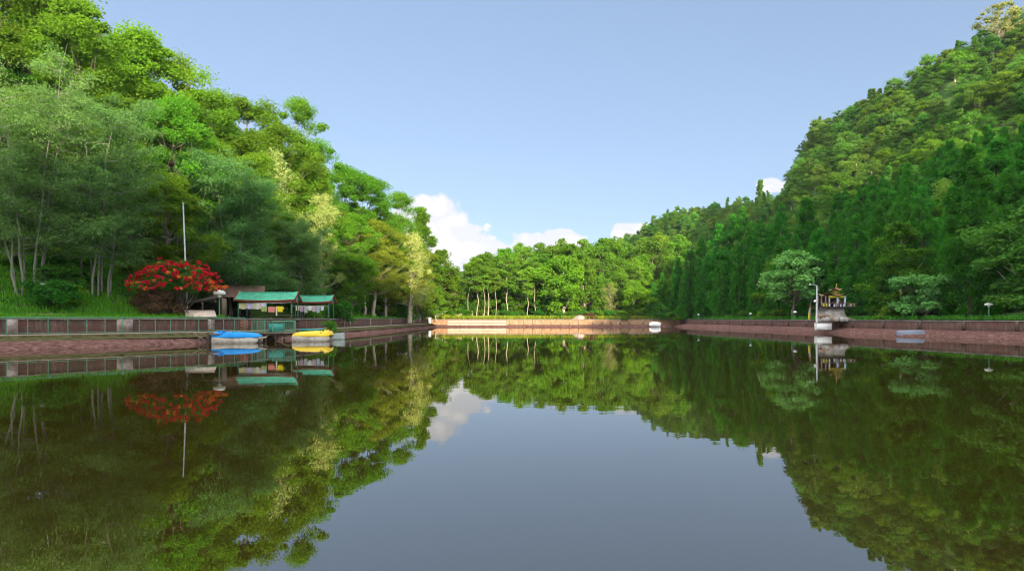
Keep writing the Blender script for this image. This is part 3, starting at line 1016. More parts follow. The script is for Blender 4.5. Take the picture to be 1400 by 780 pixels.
def white_flowers(rg, mb, C, S):
    k = rg.choice(len(C), 9, replace=False)
    k = k[C[k, 2] > 0.6]
    clumps_to_leaves(mb, rg, C[k] + np.array([0, 0, 0.3]), np.full(len(k), 0.12), 16, 0.12, 0.1, 0.6, 0.5, mat=1)


shrub('shrub_flower', 74, 1.6, 1.7, 44, 130, [M['leaf_shrub'], M['petal_white']], extra=white_flowers)

_pl = random.Random(77)


def plant(key, name, x, y, h, label, cat='tree', group=None, wide=None, z=None, part_names=('trunk', 'crown'), rz=None):
    tm, cm_, H0, R0 = KIND[key]
    s = h / H0
    sx = s * (wide if wide else _pl.uniform(0.88, 1.14))
    zz = float(ground_z(x, y)) if z is None else z
    o = empty(name, (x, y, zz), label, cat, group, _pl.uniform(0, 6.283) if rz is None else rz)
    o.scale = (sx, sx, s)
    if key.startswith(('cedar', 'hill', 'far', 'slender')):
        o.rotation_euler[0] = _pl.gauss(0, 0.03); o.rotation_euler[1] = _pl.gauss(0, 0.03)
    for nm, me in ((part_names[0], tm), (part_names[1], cm_)):
        c = bpy.data.objects.new(nm, me)
        COL.objects.link(c)
        c.parent = o
    return o


def plant_px(key, name, px, top, d, label, cat='tree', group=None, wide=None, minh=3.0):
    x = at(px, d)
    g = float(ground_z(x, d))
    return plant(key, name, x, d, max(minh, zat(top, d) - g), label, cat, group, wide)


placed = []          # (x, y, radius) of trees


def put(*a, **k):
    o = plant_px(*a, **k)
    placed.append((o.location.x, o.location.y))
    return o


# --- left bank, hand placed
LG = 'bright leafy trees on the left bank'
LB = 'bright green leafy tree among many alike on the left bank slope'
for key, px, top, d in (
        ('broad_b', -60, -110, 60), ('broad_a', 15, -62, 60), ('broad_b', 72, -22, 62), ('broad_c', 112, 8, 57), ('broad_a', 180, 30, 61),
        ('broad_b', 212, 62, 66), ('broad_c', 238, 128, 58), ('broad_a', 290, 116, 72), ('broad_b', 335, 128, 77), ('broad_c', 262, 165, 63),
        ('broad_c', 372, 168, 74), ('broad_d', 442, 192, 88), ('broad_c', 470, 222, 93), ('broad_b', 503, 236, 96),
        ('broad_a', 350, 205, 68), ('broad_c', 428, 248, 83), ('broad_d', 540, 262, 106), ('broad_c', 475, 290, 82), ('broad_a', 408, 205, 80),
        ('broad_c', 360, 310, 70), ('broad_c', 480, 345, 80), ('broad_b', 528, 300, 98), ('broad_d', 300, 250, 62),
        ('broad_c', 175, 190, 54), ('broad_c', 225, 235, 52), ('broad_a', 130, 70, 66), ('broad_c', 20, 60, 56), ('broad_b', 150, 60, 72)):
    put(key, 'broadleaf_tree', px, top, d, LB, group=LG)
put('broad_d', 'broadleaf_tree', 402, 133, 80, 'tall narrow dark green tree standing above its neighbours on the left skyline', wide=0.85)
put('spire_a', 'spire_tree', 577, 281, 124, 'tall ragged spire of a conifer in front of the big white cloud', wide=1.3)
put('broad_e', 'broadleaf_tree', 512, 300, 91, 'yellow green sunlit tree right of the cream flowering tree on the left bank')
put('broad_e', 'broadleaf_tree', 563, 330, 108, 'sunlit yellow green tree just left of the ragged spire conifer')
for key, px, top, d in (('far_c', 598, 338, 128), ('far_a', 588, 352, 126), ('far_c', 610, 360, 130), ('broad_e', 546, 346, 104), ('broad_e', 528, 335, 97), ('far_d', 500, 372, 92),
                        ('far_d', 524, 378, 99), ('far_c', 553, 382, 107), ('far_d', 574, 388, 117), ('far_c', 470, 372, 82), ('broad_e', 498, 318, 89), ('far_c', 596, 392, 124)):
    put(key, 'broadleaf_tree', px, top, d, LB, group=LG)
put('broad_e', 'broadleaf_tree', 614, 372, 131, 'low yellow green tree at the end of the left bank wall')
put('blossom_a', 'blossom_tree', 440, 262, 78, 'tall cream flowering tree in the middle of the left bank', wide=0.8)
put('blossom_b', 'blossom_tree', 375, 205, 71, 'cream flowering tree high on the left bank above the shelters', wide=0.75)
put('blossom_a', 'blossom_tree', 560, 318, 101, 'pale yellow flowering tree beside the ragged spire conifer')
put('feather_a', 'feathery_tree', 40, 62, 42.5, 'grey green feathery tree with many bare leaning stems at far left', wide=1.0)
put('feather_b', 'feathery_tree', 135, 110, 45.5, 'grey green feathery tree with pale stems left of the red flowering shrub', wide=1.05)
put('feather_c', 'feathery_tree', 322, 192, 58, 'tall grey green feathery tree behind the brown roofed shed', wide=1.05)
put('feather_c', 'feathery_tree', 412, 285, 66, 'smaller grey green feathery tree above the second green roof')
put('feather_b', 'feathery_tree', -70, 60, 46, 'grey green feathery tree cut by the left edge of the photo')

SKY = [(-200, -150), (-60, -90), (0, -50), (60, -20), (110, 8), (190, 34), (235, 80), (262, 122), (300, 122), (345, 138), (385, 160), (430, 185), (470, 222), (500, 240), (530, 268), (560, 300), (600, 342), (626, 364), (640, 356), (680, 342), (720, 335), (770, 327), (830, 328), (850, 312), (900, 292), (1000, 270)]


def skyline(px):
    return float(np.interp(px, [p[0] for p in SKY], [p[1] for p in SKY]))


rnd = random.Random(9)


def free(x, y, r):
    q = np.asarray(placed)
    return bool((((q - (x, y)) ** 2).sum(1) > r * r).all())


def scatter(n, xr, yr, r, test, tries=6000):
    res = []
    for _ in range(tries):
        if len(res) >= n:
            break
        x, y = rnd.uniform(*xr), rnd.uniform(*yr)
        if not test(x, y) or not free(x, y, r):
            continue
        placed.append((x, y)); res.append((x, y))
    return res


def pxof(x, y):
    return 700 + F * x / y


dleft = lambda x, y: float(seg_dist(np.array([x]), np.array([y]), WALL_LEFT)[0])
dright = lambda x, y: float(seg_dist(np.array([x]), np.array([y]), WALL_RIGHT)[0])
# --- left bank, filling the wood behind
for x, y in scatter(46, (-95, -22), (50, 128), 3.4, lambda x, y: x < -19 and dleft(x, y) > 4.5 + max(0, (75 - y) * 0.12) and -90 < pxof(x, y) < 592 and dleft(x, y) < 34):
    px = pxof(x, y)
    hmax = zat(skyline(px) + rnd.uniform(6, 40), y) - float(ground_z(x, y))
    h = min(rnd.uniform(13, 21), hmax)
    if h < 5:
        continue
    plant(rnd.choice(['broad_a', 'broad_b', 'broad_c', 'broad_c', 'broad_d']), 'broadleaf_tree', x, y, h, LB, group=LG)

# --- far shore
FG = 'trees along the far shore'
FL = 'sunlit green tree in the row along the far shore'
SG = 'slender pale trunked trees on the far shore'
SLb = 'slender tree with a long bare pale trunk on the far shore'
for key, px, top, d in (('slender_a', 652, 350, 130), ('slender_b', 662, 362, 129), ('slender_b', 668, 345, 131), ('slender_b', 678, 365, 130), ('slender_a', 694, 345, 132),
                        ('slender_a', 721, 362, 130), ('slender_b', 733, 350, 132), ('slender_b', 608, 372, 130), ('slender_a', 622, 380, 132), ('slender_b', 640, 360, 131)):
    put(key, 'slender_tree', px, top, d, SLb, group=SG)
put('far_d', 'broadleaf_tree', 771, 352, 131, 'round bright green tree leaning over the middle of the far wall', wide=1.05)
put('blossom_b', 'blossom_tree', 834, 386, 132, 'small cream flowering tree on the far shore')
put('far_d', 'broadleaf_tree', 866, 384, 131, 'low round lime green tree at the right end of the sunlit shore', wide=1.1)
put('far_a', 'broadleaf_tree', 800, 340, 134, 'tall sunlit tree just right of the round bright tree on the far shore')
for key, px, top, d in (('far_b', 645, 352, 138), ('far_a', 668, 342, 142), ('far_c', 690, 336, 141), ('far_b', 702, 346, 138), ('far_a', 718, 330, 146), ('far_c', 745, 345, 137),
                        ('far_b', 738, 332, 148), ('far_a', 762, 324, 147), ('far_c', 785, 332, 142), ('far_b', 800, 326, 150), ('far_a', 822, 330, 144), ('far_c', 842, 322, 150),
                        ('far_a', 858, 350, 139), ('far_b', 632, 372, 140), ('far_c', 875, 345, 142), ('far_c', 706, 392, 134), ('far_b', 820, 372, 133), ('far_a', 845, 365, 136)):
    put(key, 'broadleaf_tree', px, top, d, FL, group=FG)
for x, y in scatter(26, (-30, 34), (134, 146), 2.6, lambda x, y: 600 < pxof(x, y) < 900):
    plant(rnd.choice(['far_c', 'far_c', 'far_a']), 'broadleaf_tree', x, y, rnd.uniform(5.5, 10), FL, group=FG)
for x, y in scatter(34, (-34, 45), (134, 185), 4.2, lambda x, y: 618 < pxof(x, y) < 930):
    hmax = zat(skyline(pxof(x, y)) + rnd.uniform(0, 25), y) - float(ground_z(x, y))
    plant(rnd.choice(['far_a', 'far_b', 'far_c']), 'broadleaf_tree', x, y, min(rnd.uniform(13, 19), hmax), FL, group=FG)

# --- cedar wood on the right bank
CG = 'cedars of the shaded wood on the right bank'
CL = 'dark green pointed cedar in the close wood behind the right bank wall'
put('umbrella_a', 'umbrella_tree', 1086, 350, 90, 'pale green layered tree left of the yellow trimmed shrine', wide=1.05)
put('umbrella_b', 'umbrella_tree', 1268, 380, 66, 'low spreading pale green tree in front of the cedars at right', wide=1.05)
for px, top, d in ((905, 372, 137), (925, 352, 134), (945, 340, 131), (962, 322, 128), (982, 305, 124), (1000, 292, 122), (1018, 282, 118), (1040, 300, 112), (895, 385, 133),
                   (935, 375, 128), (960, 370, 124), (985, 355, 118), (1010, 345, 112), (1035, 338, 106), (1062, 330, 100), (1090, 320, 96), (1118, 310, 90), (1145, 300, 86), (1175, 292, 82),
                   (1205, 282, 78), (1238, 270, 74), (1272, 262, 71), (1305, 250, 68), (1340, 238, 66), (1375, 228, 64), (1410, 215, 62)):
    put('cedar_' + rnd.choice('abc'), 'cedar_tree', px, top, d, CL, group=CG)
CSK = [(860, 410), (890, 396), (930, 352), (962, 322), (1000, 293), (1050, 288), (1100, 272), (1200, 235), (1300, 195), (1400, 150), (1450, 120)]
for x, y in scatter(90, (42, 110), (42, 150), 3.9, lambda x, y: dright(x, y) > 4.0 and x > 40 and 890 < pxof(x, y) < 1440 and dright(x, y) < 46 and y < 150 - 0.2 * x):
    hmax = zat(float(np.interp(pxof(x, y), [c[0] for c in CSK], [c[1] for c in CSK])) + rnd.uniform(-4, 25), y) - float(ground_z(x, y))
    if hmax < 8:
        continue
    if rnd.random() < 0.24:
        plant(rnd.choice(['broad_c', 'far_c', 'hill_b']), 'broadleaf_tree', x, y, min(rnd.uniform(10, 18), hmax * 0.85), 'round crowned leafy tree mixed in among the cedars on the right bank', group='leafy trees among the cedars')
    else:
        plant('cedar_' + rnd.choice('abc'), 'cedar_tree', x, y, min(rnd.uniform(12, 25), hmax), CL, group=CG)

# --- hillside
HG = 'trees on the hillside'
HL = 'rounded green tree among many alike on the steep hillside at right'
HB = 'rounded green tree on the lower sunlit hill behind the far right shore'


def seen(x, y, ztop):
    t = np.linspace(0.25, 0.985, 70)
    g = ground_z(x * t, y * t)
    line = EYE + (ztop - EYE) * t
    return bool((line > g - 0.5).all())


pts = np.empty((0, 2))
cand = []
rh = np.random.RandomState(17)
Y_ = rh.uniform(75, 320, 56000); X_ = (rh.uniform(838, 1660, 56000) - 700) / F * Y_
G_ = ground_z(X_, Y_)
DR_ = seg_dist(X_, Y_, WALL_RIGHT)
RB_, RM_ = ridge(X_, Y_, RIDGE_BIG, 0.80), ridge(X_, Y_, RIDGE_MID, 0.52, 8)
vis = np.ones(len(X_), bool)
for t_ in np.linspace(0.25, 0.985, 60):
    vis &= (EYE + (G_ + 5.5 - EYE) * t_) > ground_z(X_ * t_, Y_ * t_) - 0.5
fixed = np.asarray(placed)
for x, y, g in np.column_stack([X_, Y_, G_])[vis & (G_ > 7) & (DR_ > 22)]:
    if len(pts) and (((pts - (x, y)) ** 2).sum(1) < 3.3 ** 2).any():
        continue
    if (((fixed - (x, y)) ** 2).sum(1) < 3.0 ** 2).any():
        continue
    pts = np.vstack([pts, (x, y)])
    cand.append((float(x), float(y), float(g)))
    if len(cand) >= 2700:
        break
cand.sort(key=lambda c: math.hypot(c[0], c[1]))
print('hill candidates', len(cand))
hill_trees = [c for c in cand if pxof(c[0], c[1]) < 1412][:285]
hill_rest = [c for c in cand if c not in hill_trees]
hill_proto = {}
for x, y, g in hill_trees:
    mid = float(ridge(x, y, RIDGE_MID, 0.52, 8)) > float(ridge(x, y, RIDGE_BIG, 0.80))
    key = rnd.choice(['hill_a', 'hill_b', 'hill_c', 'hill_a', 'hill_b', 'hill_d'])
    hh = rnd.uniform(4.2, 7.0) * (1.35 if rnd.random() < 0.12 else 1.0)
    o = plant(key, 'hillside_tree', x, y, hh, HB if mid else HL, group=HG + (' behind the far right shore' if mid else ' at right'))
    hill_proto.setdefault(key, [c for c in o.children if c.name.startswith('crown')][0])
put('hill_pale', 'hillside_tree', 1366, 4, 150, 'tall pale bare limbed tree on the skyline at the top right corner', minh=9)
put('hill_b', 'hillside_tree', 1222, 106, 172, 'small round tree standing up from the right skyline', minh=6)
put('hill_d', 'hillside_tree', 1188, 121, 176, 'tiny dark tree alone on the right skyline', minh=4)
put('hill_d', 'hillside_tree', 1036, 246, 256, 'dark spiky tree on the saddle between the two hills', minh=9)


def tile(key, spots, part=1, keep=1.0):
    """many copies of one crown as plain geometry in one mesh"""
    me = KIND[key][part]
    n = len(me.vertices)
    V = np.empty(n * 3, np.float32); me.vertices.foreach_get('co', V); V = V.reshape(-1, 4, 3)
    tn = np.empty(len(me.polygons), np.float32); me.attributes['tint'].data.foreach_get('value', tn)
    rg = np.random.RandomState(len(spots))
    mb = MB()
    for (x, y, z, sxy, sz) in spots:
        sel = rg.uniform(size=len(V)) < keep
        v = V[sel].reshape(-1, 3).astype(np.float64)
        a = rg.uniform(0, 6.283)
        ca, sa = math.cos(a), math.sin(a)
        w = np.column_stack([(v[:, 0] * ca - v[:, 1] * sa) * sxy + x, (v[:, 0] * sa + v[:, 1] * ca) * sxy + y, v[:, 2] * sz + z])
        mb.add(w, np.arange(len(w)).reshape(-1, 4), tint=np.clip(tn[sel] * 0.6 + rg.uniform(0, 0.4), 0, 1))
    return mb




def forest(name, label, spots, protos):
    me = bpy.data.meshes.new(name)
    me.from_pydata([p[:3] for p in spots], [], [])
    sc_ = me.attributes.new('size', 'FLOAT_VECTOR', 'POINT'); sc_.data.foreach_set('vector', np.array([(p[3], p[3], p[4]) for p in spots], np.float32).reshape(-1))
    ro = me.attributes.new('turn', 'FLOAT_VECTOR', 'POINT'); ro.data.foreach_set('vector', np.array([(rnd.gauss(0, 0.06), rnd.gauss(0, 0.06), rnd.uniform(0, 6.28)) for p in spots], np.float32).reshape(-1))
    ki = me.attributes.new('species', 'INT', 'POINT'); ki.data.foreach_set('value', np.array([rnd.randrange(len(protos)) for p in spots], np.int32))
    o = bpy.data.objects.new(name, me); COL.objects.link(o)
    ng = bpy.data.node_groups.new(name, 'GeometryNodeTree')
    ng.interface.new_socket('Geometry', in_out='INPUT', socket_type='NodeSocketGeometry')
    ng.interface.new_socket('Geometry', in_out='OUTPUT', socket_type='NodeSocketGeometry')
    N, L = ng.nodes, ng.links
    gi, go = N.new('NodeGroupInput'), N.new('NodeGroupOutput')
    ip = N.new('GeometryNodeInstanceOnPoints'); ip.inputs['Pick Instance'].default_value = True
    jg = N.new('GeometryNodeJoinGeometry')
    for p in protos:
        oi = N.new('GeometryNodeObjectInfo'); oi.transform_space = 'ORIGINAL'
        oi.inputs['Object'].default_value = p; oi.inputs['As Instance'].default_value = True
        L.new(oi.outputs['Geometry'], jg.inputs[0])

    def named(nm, ty):
        n = N.new('GeometryNodeInputNamedAttribute'); n.data_type = ty; n.inputs['Name'].default_value = nm
        return n.outputs['Attribute']
    L.new(gi.outputs[0], ip.inputs['Points']); L.new(jg.outputs[0], ip.inputs['Instance'])
    L.new(named('species', 'INT'), ip.inputs['Instance Index'])
    L.new(named('size', 'FLOAT_VECTOR'), ip.inputs['Scale'])
    L.new(named('turn', 'FLOAT_VECTOR'), ip.inputs['Rotation'])
    L.new(ip.outputs[0], go.inputs[0])
    md = o.modifiers.new('trees', 'NODES'); md.node_group = ng
    return tag(o, label, kind='stuff')


sp = [(x, y, g - 0.3, rnd.uniform(0.36, 0.58) * (1.3 if rnd.random() < 0.1 else 1), rnd.uniform(0.34, 0.58) * (1.35 if rnd.random() < 0.1 else 1)) for x, y, g in hill_rest]
forest('forest', 'mass of small trees covering the hills', sp, list(hill_proto.values()))
# scrub that fills the gaps on the hill
sp = []
for _ in range(5000):
    y = rnd.uniform(75, 320); px = rnd.uniform(840, 1650); x = at(px, y)
    g = float(ground_z(x, y))
    if g < 6 or dright(x, y) < 20 or not seen(x, y, g + 3):
        continue
    sp.append((x, y, g - 0.6, rnd.uniform(0.4, 0.7), rnd.uniform(0.14, 0.26)))
    if len(sp) > 1000:
        break
tag(tile('hill_c', sp, keep=0.16).build('undergrowth', M['leaf_hill']), 'green scrub between the hillside trees', kind='stuff')

# --- grass and shrubs on the banks


def grass(name, spots, hmin, hmax, mat, label, seed):
    rg = np.random.RandomState(seed)
    P = np.asarray(spots, float)
    P = np.repeat(P, 4, 0) + np.column_stack([rg.normal(size=(len(P) * 4, 2)) * 0.09, np.zeros(len(P) * 4)])
    n = len(P)
    a = rg.uniform(0, 6.283, n); h = rg.uniform(hmin, hmax, n); w = rg.uniform(0.02, 0.045, n)
    side = np.stack([np.cos(a), np.sin(a), np.zeros(n)], -1) * w[:, None]
    bend = np.stack([-np.sin(a), np.cos(a), np.zeros(n)], -1) * (h * rg.uniform(0.1, 0.6, n))[:, None]
    up = np.column_stack([np.zeros((n, 2)), h])
    V = np.stack([P - side, P + side, P + bend * 0.45 + up * 0.65 + side * 0.6, P + bend + up], 1)
    mb = MB().add(V.reshape(-1, 3), np.arange(4 * n).reshape(n, 4), tint=rg.uniform(0, 1, n))
    o = mb.build(name, mat)
    return tag(o, label, kind='stuff')


def bank_spots(n, line, d0, d1, seed, ylim, pw=1.4):
    rg = np.random.RandomState(seed)
    P = resample(line, 0.5)
    P = P[(P[:, 1] > ylim[0]) & (P[:, 1] < ylim[1])]
    Nn_ = normals2d(P)
    w = 1 / np.maximum(20, np.hypot(P[:, 0], P[:, 1])) ** pw
    k = rg.choice(len(P), n, p=w / w.sum())
    d = d0 + (d1 - d0) * rg.uniform(0, 1, n) ** 1.3
    XY = P[k] - Nn_[k] * d[:, None] + rg.normal(size=(n, 2)) * 0.3
    z = np.where(d < 2.4, 1.69, ground_z(XY[:, 0], XY[:, 1]))
    ok = ~((XY[:, 0] > -30) & (XY[:, 0] < -19) & (XY[:, 1] > 47.5) & (XY[:, 1] < 66))
    XY, z = XY[ok], z[ok]
    return np.column_stack([XY, z - 0.03])


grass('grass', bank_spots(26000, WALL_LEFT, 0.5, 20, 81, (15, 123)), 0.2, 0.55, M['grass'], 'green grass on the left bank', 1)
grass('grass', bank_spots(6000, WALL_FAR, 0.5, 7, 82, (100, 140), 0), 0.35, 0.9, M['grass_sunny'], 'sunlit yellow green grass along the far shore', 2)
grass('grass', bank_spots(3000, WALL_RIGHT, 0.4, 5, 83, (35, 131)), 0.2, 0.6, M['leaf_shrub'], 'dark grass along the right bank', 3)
BG = 'low bushes on the left bank'
rs = random.Random(4)
for x, y in scatter(75, (-60, -20), (36, 124), 1.7, lambda x, y: x < -19 and dleft(x, y) > 5 and dleft(x, y) < 18 and 0 < pxof(x, y) < 590 and not (y < 68 and pxof(x, y) > 90)):
    plant(rs.choice(['shrub_a', 'shrub_b']), 'bush', x, y, rs.uniform(1.2, 2.8), 'green bush among others under the trees of the left bank', 'bush', BG, part_names=('stem', 'foliage'))
for x, y in scatter(26, (-16, 36), (127.5, 132), 1.6, lambda x, y: y > 128.3):
    plant(rs.choice(['shrub_a', 'shrub_b']), 'bush', x, y, rs.uniform(1.0, 2.2), 'green bush at the foot of the far shore trees', 'bush', 'low bushes along the far shore', part_names=('stem', 'foliage'))
for x, y in scatter(8, (40, 62), (42, 130), 1.8, lambda x, y: 2.6 < dright(x, y) < 5 and x > 38 and 890 < pxof(x, y) < 1240):
    plant(rs.choice(['shrub_a', 'shrub_b']), 'bush', x, y, rs.uniform(0.9, 2.0), 'dark bush at the foot of the cedar wood', 'bush', 'low bushes under the cedars', part_names=('stem', 'foliage'))
plant('shrub_flower', 'bush', at(58, 41), 41.5, 1.7, 'dark bush with white flowers under the bare stemmed tree', 'bush', wide=1.1, part_names=('stem', 'foliage'))
plant('shrub_flower', 'bush', at(462, 64) - 0.3, 66, 2.0, 'white flowering bush right of the second green roof', 'bush', wide=0.8, part_names=('stem', 'foliage'))
plant('shrub_flower', 'bush', at(545, 104), 104, 2.6, 'white flowering bush on the shaded bank near the far corner', 'bush', wide=0.9, part_names=('stem', 'foliage'))
plant('shrub_dry', 'bush', at(205, 45), 46.0, 1.8, 'brown dry bush mound under the red flowering shrub', 'bush', wide=1.0, part_names=('stem', 'foliage'))
plant('shrub_dry', 'bush', at(805, 128.6), 128.8, 1.4, 'orange brown dry bush on top of the far wall', 'bush', wide=1.6, part_names=('stem', 'foliage'))
plant('shrub_dry', 'bush', at(850, 129.6), 129.8, 1.6, 'brown dry bush at the right end of the far wall', 'bush', wide=1.5, part_names=('stem', 'foliage'))
plant('shrub_a', 'bush', at(900, 131.5), 132.5, 3.4, 'big rounded green bush behind the white boat in the far right corner', 'bush', wide=1.1, part_names=('stem', 'foliage'))


def red_shrub():
    rg = np.random.RandomState(91)
    x, y = at(237, 46.5), 46.5
    z = float(ground_z(x, y))
    root = empty('rhododendron', (x, y, z), 'wide red flowering shrub behind the green railing', 'shrub')
    tb, lb, fb, ob = MB(), MB(), MB(), MB()
    Rx, Ry, Rz, zc = 3.2, 2.2, 2.05, 2.25

    def dome(n, lo, hi, low):
        D = unit(rg.normal(size=(n * 3, 3)))
        D = D[D[:, 2] > low][:n]
        a = np.arctan2(D[:, 1], D[:, 0])
        k = rg.uniform(lo, hi, len(D)) * (1 + 0.13 * np.sin(3 * a + 1) + 0.12 * np.sin(5 * a + D[:, 2] * 6))
        return D * k[:, None] * np.array([Rx, Ry, Rz]) + np.array([0, 0, zc]), D
    C, _ = dome(120, 0.35, 0.93, -0.16)
    clumps_to_leaves(lb, rg, C, rg.uniform(0.3, 0.5, len(C)), 75, 0.2, 0.075, 0.6, 0.5)
    Cf, D = dome(430, 0.80, 1.07, -0.1)
    red = rg.uniform(size=len(Cf)) < 0.94 - 0.25 * (np.abs(D[:, 0]) > 0.9)
    clumps_to_leaves(fb, rg, Cf[red], rg.uniform(0.06, 0.18, red.sum()), 30, 0.11, 0.09, 0.8, 0.4, shell=0.35)
    clumps_to_leaves(ob, rg, Cf[~red], rg.uniform(0.12, 0.2, (~red).sum()), 34, 0.12, 0.10, 0.8, 0.4, shell=0.35)
    for q in range(0, len(C), 3):
        b = rg.normal(size=2) * 0.25
        tb.tube(curve((b[0], b[1], -0.4), C[q], -0.35, 6, rg, 0.1), np.linspace(0.09, 0.015, 6), 5, cap=False)
    tb.build('stems', M['dark_bark'], root, smooth=True)
    lb.build('foliage', M['leaf_shrub'], root)
    fb.build('blossoms', M['petal_red'], root)
    o = ob.build('blossoms', M['petal_orange'], root)
    o['label'] = 'orange blossoms at the edges'


red_shrub()
# ------------------------------------------------------------------ small things, left bank
PW = PL + normals2d(PL) * 1.12                      # front edge of the walkway


def railing():
    P = cut(PW, 10, 47.2)
    P = resample(P, 1.0)
    c = P[len(P) // 2]
    root = empty('railing', (c[0], c[1], 0.8), 'green metal railing along the walkway in front of the brick wall', 'railing')
    loc = lambda p, z: (p[0] - c[0], p[1] - c[1], z - 0.8)
    MB().tube([loc(p, 1.86) for p in P], 0.032, 6).build('top_rail', M['green_metal'], root)
    MB().tube([loc(p, 0.9) for p in P], 0.02, 6).build('bottom_rail', M['green_metal'], root)
    for p in P:
        b = MB().tube([loc(p, 0.78), loc(p, 1.85)], 0.028, 6)
        b.lathe([(0.0, 0.0), (0.07, 0.0), (0.07, 0.02), (0.0, 0.02)], loc(p, 0.80), 8)
        b.build('post', M['green_metal'], root)


railing()

# brick planter and beige sheet above the wall
x, y = at(58, 39.6), 40.2
pl_ = empty('planter', (x, y, 1.68), 'long low brick planter below the white flowering bush', 'planter', rz=0.74)
b = MB()
for cx, cy, sx, sy in ((0, -0.35, 2.5, 0.12), (0, 0.35, 2.5, 0.12), (-1.19, 0, 0.12, 0.58), (1.19, 0, 0.12, 0.58)):
    b.box((cx, cy, 0.22), (sx, sy, 0.48))
b.build('brick_sides', M['rust_sheet'], pl_)
MB().box((0, 0, 0.2), (2.24, 0.56, 0.36)).build('soil', M['dark_timber'], pl_)

x, y = at(267, 44.6), 45.6
sh = empty('canopy_sheet', (x, y, 1.68), 'flat beige roof sheet propped just above the brick wall', 'roof sheet', rz=0.3)
MB().add([(-1.05, -0.5, 0.22), (1.1, -0.5, 0.22), (0.75, 0.6, 0.72), (-1.35, 0.6, 0.72), (-1.05, -0.5, 0.27), (1.1, -0.5, 0.27), (0.75, 0.6, 0.77), (-1.35, 0.6, 0.77)],
         [(3, 2, 1, 0), (4, 5, 6, 7), (0, 1, 5, 4), (1, 2, 6, 5), (2, 3, 7, 6), (3, 0, 4, 7)]).build('sheet', M['beige'], sh)
for px_, py_, hh in ((-0.95, -0.4, 0.24), (1.0, -0.4, 0.24), (0.7, 0.5, 0.68), (-1.2, 0.5, 0.68)):
    MB().box((px_, py_, hh / 2 - 0.02), (0.06, 0.06, hh)).build('leg', M['timber'], sh)

# flagpole
x, y = at(256.5, 47.6), 47.6
fp = empty('flagpole', (x, y, 1.68), 'tall thin white pole rising through the red flowering shrub', 'pole')
MB().tube([(0, 0, -0.3), (-0.12, 0, 3), (-0.36, 0, zat(280, 47.6) - 1.68)], [0.085, 0.07, 0.05], 8).build('shaft', M['pole'], fp, smooth=True)
MB().lathe([(0, -0.1), (0.2, -0.1), (0.2, 0.12), (0.1, 0.14), (0, 0.14)], n=12).build('base', M['coping'], fp)
MB().lathe([(0, 0), (0.07, 0.03), (0.09, 0.09), (0.05, 0.15), (0, 0.16)], (-0.36, 0, zat(280, 47.6) - 1.68), 10).build('cap', M['pole'], fp, smooth=True)


# mushroom lamps
def lamp_proto(loc, h, label):
    root = empty('garden_lamp', loc, label, 'lamp', 'mushroom lamps on the banks')
    MB().tube([(0, 0, -0.2), (0, 0, 1.3)], 0.04, 8).build('post', M['green_metal'], root)
    MB().lathe([(0.0, 1.22), (0.30, 1.24), (0.34, 1.30), (0.27, 1.40), (0.12, 1.46), (0.0, 1.47)], n=14).build('shade', M['lamp'], root, smooth=True)
    MB().lathe([(0.0, 1.10), (0.09, 1.11), (0.11, 1.18), (0.08, 1.23), (0.0, 1.23)], n=10).build('globe', M['lamp'], root, smooth=True)
    root.scale = (h / 1.47,) * 3
    return root


lx, ly = at(1352, 56.5), 56.5
lamp0 = lamp_proto((lx, ly, 1.66), zat(413.5, ly) - 1.66, 'mushroom lamp on a green post near the right edge of the photo')
for px, py, d, lab in ((300, 396, 47.6, 'large white mushroom lamp between the red flowering shrub and the dark shed'),
                       (1087, 425, 80, 'small white mushroom lamp in the dark under the pale layered tree'),
                       (955, 429, 118, 'second small white mushroom lamp left of the pale layered tree in front of the cedars'),
                       (918, 429.5, 129, 'small white mushroom lamp right of the white boat in the far corner'),
                       (1026, 427.5, 97, 'small white mushroom lamp nearest to the left of the pale layered tree')):
    xx = at(px, d)
    hgt = zat(py, d) - 1.66
    copy_thing(lamp0, (xx, d, 1.66), lab, scale=((hgt / 1.47) * (1.0 if px > 400 else 0.85),) * 2 + (hgt / 1.47,))


